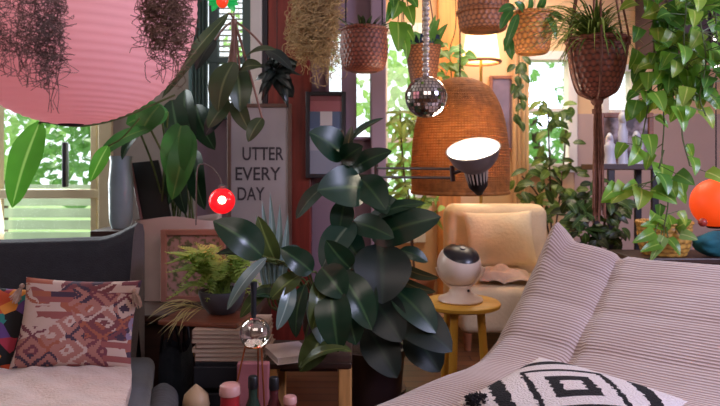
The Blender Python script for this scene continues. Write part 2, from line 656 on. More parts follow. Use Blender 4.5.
# some patches carry lozenges, others stripes
dd = math_n(nt, 'ADD', math_n(nt, 'MULTIPLY', mu, math_n(nt, 'GREATER_THAN', wn.outputs['Value'], .35)), mv)
wv = math_n(nt, 'SINE', math_n(nt, 'MULTIPLY', dd, 17))
nzz = N(nt, 'ShaderNodeTexNoise')
nzz.inputs['Scale'].default_value = 7
L(tc.outputs['UV'], nzz.inputs['Vector'])
mask = math_n(nt, 'GREATER_THAN', math_n(nt, 'ADD', wv, math_n(nt, 'MULTIPLY', nzz.outputs[0], 1.2)), .95)
cr2 = N(nt, 'ShaderNodeValToRGB')
cr2.color_ramp.interpolation = 'CONSTANT'
for i, (p, c) in enumerate([(0, '#cbb2a8'), (.3, '#7a4450'), (.5, '#4a3a4c'), (.66, '#a8624e'), (.8, '#cdb6ae')]):
    e = cr2.color_ramp.elements[i] if i < 2 else cr2.color_ramp.elements.new(p)
    e.position, e.color = p, lin(c)
wn2 = N(nt, 'ShaderNodeTexWhiteNoise')
c2 = N(nt, 'ShaderNodeCombineXYZ')
L(math_n(nt, 'FLOOR', math_n(nt, 'MULTIPLY', U2, 5)), c2.inputs[0])
L(math_n(nt, 'FLOOR', math_n(nt, 'MULTIPLY', W2_, 7)), c2.inputs[1])
L(c2.outputs[0], wn2.inputs['Vector'])
L(wn2.outputs['Value'], cr2.inputs[0])
L(mixc(nt, mask, cr.outputs[0], cr2.outputs[0]), b.inputs['Base Color'])
b.inputs['Roughness'].default_value = .9

pc = P(78, 323, 2.16)
t = thing('cushion', 'embroidered patchwork cushion in maroon and cream with tasselled corners on the charcoal sofa', 'cushion', pc - V((0, 0, .14)))
mb, n = cushion_mb(pc, V((1, .12, -.05)), V((.02, .35, .93)), .385, .30, .10, lumps=.012)
mb.build('cover', mk, t)
m_tas = mat('cream_tassel_yarn', '#b59a8c', .95, .3, 40)
for px, py, dx in ((22, 286, -1), (134, 291, 1)):
    mb = MB()
    q = P(px, py, 2.19)
    for _ in range(40):
        e = q + V((dx * rnd.uniform(0, .03), rnd.uniform(-.03, 0), rnd.uniform(-.055, -.03)))
        mb.tube([q, q.lerp(e, .5) + rv(.006), e], .0018, 4)
    mb.ball(q, .009, 0, 10, 6)
    mb.build('tassel', m_tas, t)

# bright woven textile on the seat's left end
mt, nt, b, out = newmat('bright_woven_stripes')
L = nt.links.new
tc = N(nt, 'ShaderNodeTexCoord')
nz = N(nt, 'ShaderNodeTexVoronoi')
nz.inputs['Scale'].default_value = 7
L(tc.outputs['UV'], nz.inputs['Vector'])
cr = N(nt, 'ShaderNodeValToRGB')
cr.color_ramp.interpolation = 'CONSTANT'
sx = N(nt, 'ShaderNodeSeparateColor')
L(nz.outputs['Color'], sx.inputs[0])
for i, (p, c) in enumerate([(0, '#c2502f'), (.22, '#2e7d78'), (.36, '#1b1a1d'), (.52, '#a23246'), (.7, '#d98a3a'), (.85, '#5c3f7a')]):
    e = cr.color_ramp.elements[i] if i < 2 else cr.color_ramp.elements.new(p)
    e.position, e.color = p, lin(c)
L(sx.outputs[0], cr.inputs[0])
L(cr.outputs[0], b.inputs['Base Color'])
b.inputs['Roughness'].default_value = .9
mb, n = cushion_mb(P(-26, 322, 2.18), V((1, -.1, -.1)), V((.05, .5, .9)), .37, .27, .08, lumps=.015)
tag(mb.build('textile_cushion', mt), 'brightly coloured teal and orange woven cushion left of the embroidered one', 'cushion')

# ---------------------------------------------------------------- white corduroy sofa, right
m_cord, nt, b, out = newmat('pale_corduroy')
L = nt.links.new
tc = N(nt, 'ShaderNodeTexCoord')
sp = N(nt, 'ShaderNodeSeparateXYZ')
L(tc.outputs['UV'], sp.inputs[0])
RIBS = 190
wv = math_n(nt, 'SINE', math_n(nt, 'MULTIPLY', sp.outputs[1], 2 * PI * RIBS))
rp = N(nt, 'ShaderNodeMapRange')
rp.inputs[1].default_value, rp.inputs[2].default_value = -1, .2
L(wv, rp.inputs[0])
nz = N(nt, 'ShaderNodeTexNoise')
nz.inputs['Scale'].default_value = 5
L(tc.outputs['Object'], nz.inputs['Vector'])
pale = mixc(nt, nz.outputs[0], lin('#b3958b'), lin('#d2bfbe'))
L(mixc(nt, rp.outputs[0], lin('#8f7268'), pale), b.inputs['Base Color'])
b.inputs['Roughness'].default_value = .85
b.inputs['Sheen Weight'].default_value = .4
bp = N(nt, 'ShaderNodeBump')
bp.inputs['Strength'].default_value = .5
bp.inputs['Distance'].default_value = .004
L(wv, bp.inputs['Height'])
L(bp.outputs[0], b.inputs['Normal'])

O0 = P(548, 232, 2.7)
fw = V((-.64, -.77, 0)).normalized()
ac = V((.77, -.64, 0)).normalized()
prof = spline([V((d, z, 0)) for d, z in [(-.02, .03), (-.13, .2), (-.15, .42), (-.10, .62), (-.055, .72), (-.01, .757), (.045, .752), (.10, .712), (.264, .60), (.468, .455), (.58, .412), (.72, .40), (.84, .402), (1.05, .412), (1.24, .412), (1.36, .385), (1.42, .30), (1.42, .18), (1.38, .03)]], 6)
cum = [0]
for i in range(1, len(prof)):
    cum.append(cum[-1] + (prof[i] - prof[i - 1]).length)


def profat(v):
    s = v * cum[-1]
    for i in range(1, len(cum)):
        if s <= cum[i] or i == len(cum) - 1:
            k = (s - cum[i - 1]) / max(1e-9, cum[i] - cum[i - 1])
            return prof[i - 1].lerp(prof[i], min(1, k))


SW = 1.9
SEAMS = (.30, 1.02)


def sofafn(u, v):
    t = u * SW
    p = profat(v)
    q = profat(min(1, v + .01)) - profat(max(0, v - .01))
    nrm = V((-q.y, q.x, 0)).normalized()        # outward in (d, z)
    d, z = p.x, p.y
    puff = 0
    for s in SEAMS:
        puff -= .022 * math.exp(-((t - s) / .018) ** 2) + .012 * math.exp(-((t - s) / .07) ** 2)
    puff += .010 * noise.noise(V((t * 4, v * 9, 2))) + .012 * math.sin(v * 40) * .35
    for vc in (.30, .37, .44, .52):
        puff -= .006 * math.exp(-((v - vc - .006 * math.sin(t * 5)) / .011) ** 2)
    end = max(0, 1 - t / .10)
    puff -= .05 * end ** 2.2
    e2 = max(0, 1 - (SW - t) / .10)
    puff -= .05 * e2 ** 2.2
    d += nrm.x * puff
    z += nrm.y * puff
    top = max(0, (z - .45) / .3)
    z -= top * .06 * min(1, t / .40)
    ear = max(0, min(1, (z - .60) / .14))
    z += ear * .085 * max(0, 1 - abs(t - .045) / .065)
    if d > .5:
        d += (d - .5) * .09 * max(0, 1 - t / .9)
    return V((O0.x, O0.y, 0)) + fw * d + ac * t + V((0, 0, z))


sofa2 = thing('corduroy_sofa', 'low pale corduroy sofa with ribbed padded back and seat', 'sofa', V((O0.x, O0.y, 0)) + fw * .5 + ac * .8)
mb = MB().grid(sofafn, 110, 420)
mb.build('body', m_cord, sofa2)
for uu in (0, 1):
    mb = MB()
    ctr = V((O0.x, O0.y, 0)) + fw * .55 + ac * (uu * SW) + V((0, 0, .24))

    def capfn(u, v):
        e = sofafn(uu, v)
        c = profat(v)
        tgt = V((O0.x, O0.y, 0)) + ac * (uu * SW + (.012 if uu == 0 else -.012)) + fw * (c.x * .8 + .12) + V((0, 0, .04 + min(c.y, .45) * .35 + max(0, c.y - .45) * .25))
        return e.lerp(tgt, u)
    mb.grid(capfn, 6, 120)
    mb.build('side_panel', mat('pale_corduroy_side', '#b5a6aa', .9, .15, 20, .4, 150), sofa2)

# black and white tufted cushion
m_bw, nt, b, out = newmat('black_white_tufted')
L = nt.links.new
tc = N(nt, 'ShaderNodeTexCoord')
sp = N(nt, 'ShaderNodeSeparateXYZ')
L(tc.outputs['UV'], sp.inputs[0])
nz = N(nt, 'ShaderNodeTexNoise')
nz.inputs['Scale'].default_value = 30
L(tc.outputs['UV'], nz.inputs['Vector'])
wob = math_n(nt, 'MULTIPLY', math_n(nt, 'SUBTRACT', nz.outputs[0], .5), .05)
a = math_n(nt, 'ABSOLUTE', math_n(nt, 'ADD', math_n(nt, 'SUBTRACT', sp.outputs[0], .5), wob))
c = math_n(nt, 'ABSOLUTE', math_n(nt, 'ADD', math_n(nt, 'SUBTRACT', sp.outputs[1], .5), wob))
# the motif is a set of nested lozenges whose points reach the cushion's edges
dm = math_n(nt, 'ADD', a, c)


def band(src, lo, hi):
    return math_n(nt, 'MULTIPLY', math_n(nt, 'GREATER_THAN', src, lo), math_n(nt, 'LESS_THAN', src, hi))


k1 = band(dm, .10, .21)
k2 = band(dm, .34, .40)
k3 = band(dm, .58, .72)
blk = math_n(nt, 'MAXIMUM', math_n(nt, 'MAXIMUM', k1, k2), k3)
L(mixc(nt, blk, lin('#e2d6d4'), lin('#0d0b14')), b.inputs['Base Color'])
b.inputs['Roughness'].default_value = .95
n3 = N(nt, 'ShaderNodeTexNoise')
n3.inputs['Scale'].default_value = 70
L(tc.outputs['UV'], n3.inputs['Vector'])
bp = N(nt, 'ShaderNodeBump')
bp.inputs['Strength'].default_value = .8
bp.inputs['Distance'].default_value = .01
L(n3.outputs[0], bp.inputs['Height'])
L(bp.outputs[0], b.inputs['Normal'])
bc = P(573, 402, 1.56)
t = thing('cushion', 'white tufted cushion with black lozenge pattern and pompoms on the corduroy sofa', 'cushion', bc - V((0, 0, .08)))
mb, n = cushion_mb(bc, V((.72, -.70, -.06)), V((.70, .70, .06)), .40, .40, .085, 60, 60, .05, .010)
mb.build('cover', m_bw, t)
mb = MB()
q = bc + V((-.235, -.01, .0))
for _ in range(520):
    d = rv().normalized() * .030
    d.z *= .75
    mb.tube([q, q + d * .6 + rv(.003), q + d + rv(.006)], .0022, 4)
mb.build('pompom', mat('black_yarn', '#17121a', .95, .3, 50), t)

# ---------------------------------------------------------------- stool with the globe device
m_yel = mat('yellow_birch', '#d9a23c', .45, .15, 4, stretch=(1, 8, 1))
st = P(461, 301, 2.95)
ZT = st.z
t = thing('side_table', 'small round yellow wooden side table beside the corduroy sofa', 'table', (st.x, st.y, 0))
MB().lathe([(0, ZT - .026), (.166, ZT - .026), (.178, ZT - .02), (.180, ZT - .006), (.174, ZT), (0, ZT)], (st.x, st.y, 0), 48).build('table_top', m_yel, t)
for k in range(3):
    a = math.radians(-118 + k * 120)
    d = V((math.cos(a), math.sin(a), 0))
    p0 = V((st.x, st.y, ZT - .03)) + d * .09
    p1 = V((st.x, st.y, 0)) + d * .12
    q = spline([p0, p0.lerp(p1, .15) + V((0, 0, 0)), p1], 6)
    MB().tube(q, [.022] * 4 + [.019] * (len(q) - 5) + [.017], 12).build('leg', m_yel, t)

m_fan = mat('glossy_white_plastic', '#ecd6c6', .3, .04, 4)
fo = V((st.x - .003, st.y, ZT + .001))
t = thing('globe_fan', 'white globe shaped table fan with dark oval face standing on the yellow table', 'fan', fo)
MB().lathe([(0, 0), (.098, 0), (.104, .006), (.1, .016), (.07, .028), (.054, .04), (.047, .058), (.052, .075), (0, .075)], fo, 40).build('base', m_fan, t)
for s in (-1, 1):
    MB().tube(spline([fo + V((s * .03, 0, .06)), fo + V((s * .062, 0, .085)), fo + V((s * .088, 0, .115)), fo + V((s * .106, 0, .155))], 6), .011, 10).build('bracket', m_fan, t)
fc = fo + V((-.006, 0, .168))
ax = V((.12, -.40, .91)).normalized()
mb = MB()
R = .101
pr = [(R * math.sin(a), R * math.cos(a)) for a in [PI - i * (PI - .98) / 20 for i in range(21)]]
pr[0] = (0, -R)
mb.lathe(pr + [(R * .83, R * .53), (0, R * .53)], fc, 40, 0, ax)
gl = mb.build('globe', m_fan, t)
m_gr = mat('dark_grille_plastic', '#1c1a20', .3, .3, 20)
mb = MB().lathe([(R * .835, R * .53), (R * .76, R * .64), (R * .5, R * .79), (R * .2, R * .85), (0, R * .86)], fc, 40, 0, ax, fn=lambda a, k: .02 * math.sin(a * 20))
gr = mb.build('grille', m_gr, gl)
MB().lathe([(0, R * .86), (.014, R * .865), (.012, R * .9), (0, R * .905)], fc, 20, 0, ax).build('hub', mat('grey_hub', '#59525c', .3), gr)
MB().ball(fo + V((.03, -.046, .055)), .006, 0, 10, 6).build('button', m_black, t)

# ---------------------------------------------------------------- cream armchair in the far room
m_cr = mat('cream_upholstery', '#d9c09a', .9, .12, 6, .3, 60)
acx = P(495, 0, 3.95)
arm_ = t = thing('armchair', 'cream upholstered armchair in the far room behind the globe fan', 'armchair', (acx.x, 4.0, 0))
x0, x1 = P(452, 0, 3.9).x, P(545, 0, 3.9).x
MB().box((x0, 4.02, .12), (x1 + .1, 4.25, P(0, 206, 4.05).z), 0, .07, 5).build('backrest', m_cr, t)
MB().box((x0, 3.45, .10), (x1 + .1, 4.0, .36), 0, .05, 4).build('seat', m_cr, t)
MB().box((x1 + .105, 3.45, .08), (x1 + .19, 4.25, .50), 0, .06, 4).build('armrest', m_cr, t)
for x in (x0 + .05, x1 + .15):
    for y in (3.5, 4.2):
        MB().lathe([(.02, 0), (.026, .1)], (x, y, 0), 10).build('leg', m_midwood, t)
mb, n = cushion_mb(V((P(505, 0, 3.9).x, 4.03, .585)), V((1, 0, .03)), V((0, .35, .93)), .44, .36, .13, lumps=.01)
tag(mb.build('cushion', mat('cream_cotton', '#e0c9a2', .9, .1, 6, .3, 50)), 'plain cream cushion propped against the back of the cream armchair', 'cushion')


arm_.location.y += .13


def blank(u, v):
    x = P(478, 0, 3.7).x + .32 * u
    y = 3.63 + .36 * v
    return V((x, y, .380 + .05 * abs(noise.noise(V((x * 7, y * 9, 5)))) + .05 * math.sin(PI * u) ** .7 * math.sin(PI * v) ** .7 + .008 * math.sin(u * 9 + v * 7)))


tag(MB().grid(blank, 50, 40).build('throw_blanket', mat('pinkish_grey_wool', '#b59a8a', .95, .25, 8, .5, 60)), 'crumpled pinkish grey throw lying on the cream armchair seat', 'blanket')

# ---------------------------------------------------------------- pink paper lantern
m_pink = mat('pink_paper', '#f5c6ca', .8, .05, 3, .1, 30, transl=.4, emis=.20, ecol='#ff9fae')  # faint pink emission added to brighten the paper; no bulb inside
YL = 1.75
lc = P(71, 2, YL)
RL = S(123, YL)
t = thing('paper_lantern', 'large round pink paper lantern hanging in front of the window', 'lantern', lc - V((0, 0, RL)))
NR = 44
pr = []
for i in range(NR * 4 + 1):
    a = -PI / 2 + .09 + (PI - .18) * i / (NR * 4)
    r = RL * (1 - .007 * abs(math.sin(i * PI / 4)))
    pr.append((r * math.cos(a), r * math.sin(a)))
mb = MB()
mb.grid(lambda u, v: lc + V((pr[int(round(v * (len(pr) - 1)))][0] * math.cos(2 * PI * u), pr[int(round(v * (len(pr) - 1)))][0] * math.sin(2 * PI * u), pr[int(round(v * (len(pr) - 1)))][1])), 72, len(pr) - 1, closeu=True)
mb.build('paper_shade', m_pink, t)
for z in (pr[0][1], pr[-1][1]):
    q = [lc + V((pr[0][0] * math.cos(a * PI / 16), pr[0][0] * math.sin(a * PI / 16), z)) for a in range(33)]
    MB().tube(q, .003, 6, cap=False).build('wire_ring', m_cordblack, t)
MB().tube([lc + V((0, 0, RL * .9)), V((lc.x, lc.y, ZC))], .003, 6).build('cord', m_cordblack, t)

# ---------------------------------------------------------------- spanish moss
def moss(name, label, spans, Y, m, n=220, r=.0014, depth=.05, curl=.010, grp='strands of hanging moss'):
    mb = MB()
    for x0, x1, ybot, wgt in spans:
        for _ in range(int(n * wgt)):
            px = rnd.uniform(x0, x1)
            mid = (x0 + x1) / 2
            px = mid + (px - mid) * (.6 + .4 * rnd.random())
            start = rnd.uniform(-40, ybot * .55)
            ln = rnd.uniform(12, 42)
            y0 = Y + rnd.uniform(-depth, depth)
            k = 9
            dx = rnd.uniform(-7, 7)
            pts = []
            ph = rnd.random() * 6
            for i in range(k):
                tt = i / (k - 1)
                py = min(start + ln * tt, ybot)
                q = P(px + dx * tt, start + ln * tt, y0)
                q += V((math.sin(ph + tt * rnd.uniform(6, 13)) * curl, math.cos(ph + tt * 9) * curl, 0)) + rv(curl * .5)
                pts.append(q)
            pts = spline(pts, 2)
            if start + ln > ybot * 1.02:
                continue
            mb.tube(pts, r, 3, cap=False)
        # a few full-length strands that carry the tangle
        for _ in range(int(6 * wgt) + 2):
            px = rnd.uniform(x0, x1)
            mid = (x0 + x1) / 2
            pts = [P(mid + (px - mid) * (1 - .3 * i / 14) + rnd.uniform(-2, 2), -60 + (ybot + 50) * i / 14, Y + rnd.uniform(-.01, .01)) + rv(curl * .4) for i in range(15)]
            mb.tube(pts, r, 3, cap=False)
        if Y < 3:
            mb.tube([P((x0 + x1) / 2, -58, Y), V((P((x0 + x1) / 2, 0, Y).x, Y, ZC))], .002, 5)
    return tag(mb.build(name, m), label, 'moss', 'hanging moss clumps')


m_moss = mat('grey_brown_moss', '#6b5856', .95, .4, 40)
m_moss2 = mat('brown_moss', '#70564a', .95, .4, 40)
m_moss3 = mat('tan_moss', '#b59a70', .95, .35, 40)
moss('spanish_moss', 'dark wispy moss hanging at the left in front of the pink lantern', [(14, 70, 96, 1.3), (36, 62, 122, .6), (-8, 26, 84, .5)], 1.22, m_moss, n=105, r=.0007, curl=.013)
moss('spanish_moss', 'dense brown moss clump hanging beside the right edge of the pink lantern', [(136, 196, 58, 1.7), (148, 188, 94, .8)], 1.25, m_moss2, n=115, r=.0008, curl=.013)
moss('spanish_moss', 'tan curly moss hanging above the dark framed picture', [(288, 340, 72, 2), (308, 342, 92, .9)], 2.95, m_moss3, n=230, r=.0016, curl=.026, depth=.08)

# ---------------------------------------------------------------- framed pictures
m_lavframe = mat('weathered_frame_wood', '#6b5148', .5, .3, 8)


def frame_thing(name, label, px0, px1, py0, py1, Y, fm, pm, fwid=.018, lean=0, depth=.025):
    a, b = P(px0, py1, Y), P(px1, py0, Y)
    root = thing(name, label, 'picture', ((a.x + b.x) / 2, Y, a.z))
    mt = Matrix.Translation(V((0, Y, a.z))) @ Matrix.Rotation(-lean, 4, 'X') @ Matrix.Translation(V((0, -Y, -a.z)))
    f = MB()
    f.box((a.x, Y - depth, a.z), (a.x + fwid, Y, b.z), 0, .003, 1, mt)
    f.box((b.x - fwid, Y - depth, a.z), (b.x, Y, b.z), 0, .003, 1, mt)
    f.box((a.x + fwid, Y - depth, b.z - fwid), (b.x - fwid, Y, b.z), 0, .003, 1, mt)
    f.box((a.x + fwid, Y - depth, a.z), (b.x - fwid, Y, a.z + fwid), 0, .003, 1, mt)
    f.build('frame', fm, root, smooth=False)
    g = MB()
    x0, x1, z0, z1 = a.x + fwid, b.x - fwid, a.z + fwid, b.z - fwid
    bi = len(g.v)
    y = Y - depth * .5
    g.v.extend(mt @ V(q) for q in ((x0, y, z0), (x1, y, z0), (x1, y, z1), (x0, y, z1)))
    g.face((0, 1, 2, 3), 0, [(0, 0), (1, 0), (1, 1), (0, 1)])
    pr = g.build('print', pm, root, smooth=False)
    return root, pr, (x0, x1, z0, z1, y), mt


m_poster = mat('poster_paper', '#b2abb2', .35, .16, 2.5, spec=.6)
root, pr, (x0, x1, z0, z1, yy), mtx = frame_thing('framed_poster', 'framed pale poster reading UTTER EVERY DAY on the red post', 228, 292, 104, 250, YB - .10, m_lavframe, m_poster, .02)
m_ink = mat('poster_ink', '#3b3640', .6, .1)
for txt, px, pyb, pw in (('UTTER', 243, 160, 41), ('EVERY', 236, 180, 45), ('DAY', 238, 200, 27)):
    cu = bpy.data.curves.new('lettering', 'FONT')
    cu.body = txt
    cu.size = 1
    cu.offset = .012
    fo_ = bpy.data.objects.new('lettering', cu)
    C.objects.link(fo_)
    bpy.context.view_layer.update()
    me = bpy.data.meshes.new_from_object(fo_.evaluated_get(bpy.context.evaluated_depsgraph_get()))
    bpy.data.objects.remove(fo_)
    bpy.data.curves.remove(cu)
    xs = [v.co.x for v in me.vertices]
    sx, sz = S(pw, YB - .1) / (max(xs) - min(xs)), S(13.5, YB - .1) / .73
    q = P(px, pyb, YB - .1)
    q = V((q.x, yy - .002, q.z)) - V(root.location)
    for v in me.vertices:
        v.co = q + V(((v.co.x - min(xs)) * sx, 0, v.co.y * sz))
    me.materials.clear()
    me.materials.append(m_ink)
    o = bpy.data.objects.new('lettering', me)
    C.objects.link(o)
    o.parent = pr

m_pic, nt, b, out = newmat('banded_print')
L = nt.links.new
tc = N(nt, 'ShaderNodeTexCoord')
sp = N(nt, 'ShaderNodeSeparateXYZ')
L(tc.outputs['UV'], sp.inputs[0])
cr = N(nt, 'ShaderNodeValToRGB')
cr.color_ramp.interpolation = 'CONSTANT'
for i, (p, c) in enumerate([(0, '#8f93a6'), (.3, '#a7a4b4'), (.5, '#7789a3'), (.58, '#56688a'), (.80, '#a8606c'), (.93, '#8a4a58')]):
    e = cr.color_ramp.elements[i] if i < 2 else cr.color_ramp.elements.new(p)
    e.position, e.color = p, lin(c)
L(sp.outputs[1], cr.inputs[0])
ins = math_n(nt, 'MULTIPLY', band(sp.outputs[0], .32, .70), band(sp.outputs[1], .62, .80))
L(mixc(nt, ins, cr.outputs[0], lin('#d3cdd2')), b.inputs['Base Color'])
b.inputs['Roughness'].default_value = .25
frame_thing('framed_picture', 'dark framed picture with pink and blue bands behind the rubber plant', 306, 346, 92, 178, YB - .10, m_darkframe, m_pic, .022)

m_far = mat('dim_purple_print', '#6a5868', .4, .4, 7)
frame_thing('framed_picture', 'brown framed dim print on the far wall behind the rattan shade', 489, 516, 76, 152, YFAR - .02, m_midwood, m_far, .025)

# ---------------------------------------------------------------- planter group on the left
cab = thing('side_cabinet', 'dark low wooden cabinet between the sofa and the magazines', 'cabinet', (-.72, 2.9, 0))
ZCB = .435
MB().box((-1.06, 2.62, ZCB - .03), (-.42, 3.2, ZCB), 0, .006).build('worktop', m_darkwood, cab, smooth=False)
MB().box((-1.04, 2.7, .04), (-.44, 3.18, ZCB - .031), 0, .005).build('carcass', m_darkwood, cab, smooth=False)
for x in (-1.03, -.735):
    d = MB().box((x, 2.68, .06), (x + .285, 2.698, ZCB - .05), 0, .004).build('door', m_darkwood, cab, smooth=False)
    MB().ball((x + (.25 if x < -1 else .035), 2.672, .26), .01, 0, 12, 8).build('knob', mat('brass_knob', '#8a6a3a', .3, .1, metal=1), d)

# whitish planter box
m_box = mat('pinkish_white_planter', '#d6c0bb', .7, .12, 5)
a, b_ = P(137, 300, 2.95), P(214, 218, 2.95)
t = pl = thing('tropical_plant', 'tall tropical plant with broad paddle leaves in a pinkish white rectangular planter', 'plant', ((a.x + b_.x) / 2, 2.98, ZCB))


def boxfn(u, v):
    w = (b_.x - a.x) / 2 * (1 + .03 * v)
    ang = 2 * PI * u
    cx, sy = math.cos(ang), math.sin(ang)
    k = 1 / (abs(cx) ** 6 + abs(sy) ** 6) ** (1 / 6)
    return V(((a.x + b_.x) / 2 + cx * k * w, 3.02 + sy * k * .13, ZCB + (b_.z - ZCB) * v + .012 * math.sin(ang * 3) * v))


MB().grid(boxfn, 64, 10, closeu=True).build('pot', m_box, t)
MB().box((a.x + .015, 2.91, b_.z - .05), (b_.x - .015, 3.13, b_.z - .03)).build('soil', m_soil, t)

# tall tropical plant in it
m_trop = leafmat('tropical_leaf', '#3f7436', '#6b8f4a', .3, .3)
m_trop2 = leafmat('dark_tropical_leaf', '#1f3a26', '#4a6a48', .28, .2)


def stem_leaf(mb, sb, root, base, tip, w, shape='oval', bend=.12, fold=.2, m=0, nrm=(0, -1, .4), sr=.005, sag=.03):
    root, base = V(root), V(base)
    mid = root.lerp(base, .55) + V((0, 0, sag))
    sb.tube(spline([root, mid, base], 6), sr, 6)
    mb.leaf(base, tip, w, nrm, bend, fold, shape, m, 12, 6)


lb, sb = MB(), MB()
R0 = P(178, 224, 3.0)
for base, tip, w, m, Y in [((182, 122), (174, 186), 30, 0, 2.85), ((168, 112), (126, 124), 28, 0, 2.8), ((172, 100), (182, 150), 26, 1, 2.9),
                           ((150, 128), (96, 160), 16, 0, 2.7), ((185, 90), (195, 140), 26, 1, 3.0), ((140, 132), (122, 160), 12, 1, 2.8),
                           ((190, 130), (172, 200), 26, 0, 2.85), ((196, 150), (205, 210), 22, 1, 3.0), ((160, 105), (140, 135), 26, 0, 2.75), ((182, 160), (186, 215), 20, 1, 2.95),
                           ((180, 140), (168, 206), 18, 1, 3.02), ((196, 105), (215, 150), 24, 1, 3.05)]:
    stem_leaf(lb, sb, R0 + V((rnd.uniform(-.08, .08), rnd.uniform(-.04, .04), 0)), P(*base, Y), P(*tip, Y - .05), S(w, Y), 'oval', .14, .2, m, nrm=(rnd.uniform(-.4, .4), -1, rnd.uniform(.1, .6)))
lb.build('foliage', [m_trop, m_trop2], pl)
sb.build('stem', m_stem, pl)

# single bright leaf in front of the window (on its own hanging vine)
m_bright = leafmat('backlit_leaf', '#4e8c2c', '#93c060', .35, .55)
vine = thing('trailing_vine', 'trailing vine with two bright drooping leaves in front of the window', 'plant', P(40, 125, 2.2))
lb, sb = MB(), MB()
sb.tube(spline([P(175, 95, 2.35), P(120, 118, 2.28), P(80, 126, 2.22), P(45, 122, 2.2), P(38, 124, 2.2)], 8), .004, 6)
lb.leaf(P(40, 122, 2.2), P(12, 208, 2.12), S(30, 2.15), (.25, -1, .2), .08, .22, 'oval', 0, 12, 6, .05)
lb.leaf(P(108, 146, 2.3), P(90, 182, 2.25), S(15, 2.25), (.4, -1, .3), .15, .25, 'oval', 0, 10, 4)
sb.tube(spline([P(140, 118, 2.3), P(122, 138, 2.3), P(108, 146, 2.3)], 6), .003, 6)
lb.build('foliage', m_bright, vine)
sb.build('stem', m_stem, vine)

# pale blue pot and the leaning black tablet
q = P(121, 228, 2.9)
t = thing('tall_pot', 'pale blue glazed pot beside the window frame', 'pot', (q.x, 2.9, q.z))
hh = S(72, 2.9)
mb = MB().lathe([(0, 0), (S(9, 2.9), 0), (S(11, 2.9), .03), (S(12, 2.9), hh * .6), (S(10, 2.9), hh * .92), (S(11, 2.9), hh), (S(9, 2.9), hh), (S(9, 2.9), hh * .9), (0, hh * .88)], (q.x, 2.9, q.z), 32)
mb.build('body', mat('pale_blue_glaze', '#8fa3ab', .3, .15, 6), t)
MB().lathe([(0, hh * .885), (S(8.5, 2.9), hh * .885), (0, hh * .9)], (q.x, 2.9, q.z), 20).build('soil', m_soil, t)
# its shelf
shz = q.z
t = thing('wall_shelf', 'small dark wall shelf beside the window under the blue pot', 'shelf', (q.x, 3.2, shz - .03))
MB().box((q.x - .09, 2.78, shz - .03), (q.x + .052, YB - .014, shz - .001), 0, .004).build('board', m_darkwood, t, smooth=False)
for sx_ in (-.06, .045):
    MB().box((q.x + sx_ - .008, 3.2, shz - .14), (q.x + sx_ + .008, YB - .014, shz - .031), 0, .002).build('bracket', m_black, t, smooth=False)

t = thing('tablet', 'black flat screen panel standing tilted at the left end of the pinkish planter', 'screen', P(152, 221, 2.92))
c4 = [P(142, 221, 2.92), P(172, 221, 2.92), P(158, 160, 2.99), P(131, 163, 2.99)]
mb = MB()
nn = (c4[1] - c4[0]).cross(c4[3] - c4[0]).normalized()
for off in (0, .014):
    mb.v.extend(p - nn * off for p in c4)
for f in ((0, 1, 2, 3), (7, 6, 5, 4), (0, 4, 5, 1), (1, 5, 6, 2), (2, 6, 7, 3), (3, 7, 4, 0)):
    mb.face(f)
mb.build('body', m_black, t, smooth=False)
mb = MB()
mb.tube([c4[0] + nn * .006, c4[3] + nn * .006], .007, 8)
mb.build('edge_strip', mat('rosy_metal', '#7d5a5e', .4, .1), t)

# botanical picture leaning on the cabinet
m_bot, nt, b, out = newmat('botanical_print')
L = nt.links.new
tc = N(nt, 'ShaderNodeTexCoord')
vz = N(nt, 'ShaderNodeTexNoise')
vz.inputs['Scale'].default_value = 9
L(tc.outputs['UV'], vz.inputs['Vector'])
cr = N(nt, 'ShaderNodeValToRGB')
for i, (p, c) in enumerate([(.42, '#b99c96'), (.52, '#a98e84'), (.56, '#77805c'), (.66, '#5d6a48')]):
    e = cr.color_ramp.elements[i] if i < 2 else cr.color_ramp.elements.new(p)
    e.position, e.color = p, lin(c)
L(vz.outputs[0], cr.inputs[0])
L(cr.outputs[0], b.inputs['Base Color'])
b.inputs['Roughness'].default_value = .4
frame_thing('framed_picture', 'pinkish wooden framed botanical print leaning on the pale planter behind the fern', 162, 226, 229, 301, 2.80, mat('pink_wood_frame', '#a67a6b', .5, .15, 8), m_bot, .026, lean=.0)

# ---------------------------------------------------------------- generic foliage helpers
def frond(mb, base, tip, n=16, w=.05, sag=.06, m=0):
    base, tip = V(base), V(tip)
    mid = base.lerp(tip, .5) + V((0, 0, sag))
    pts = spline([base, mid, tip], n // 2)
    mb.tube(pts, .0015, 4, m)
    for k in range(2, len(pts)):
        d = (pts[k] - pts[k - 1]).normalized()
        sd = d.cross(V((0, 0, 1)))
        sd = sd.normalized() if sd.length > .01 else V((1, 0, 0))
        ww = w * math.sin(PI * (.12 + .86 * k / len(pts)))
        for s in (-1, 1):
            e = pts[k] + (sd * s + d * .5 + V((0, 0, .12))).normalized() * ww
            mb.leaf(pts[k], e, ww * .36, V((0, -.3, 1)), .05, .1, 'lance', m, 3, 2)


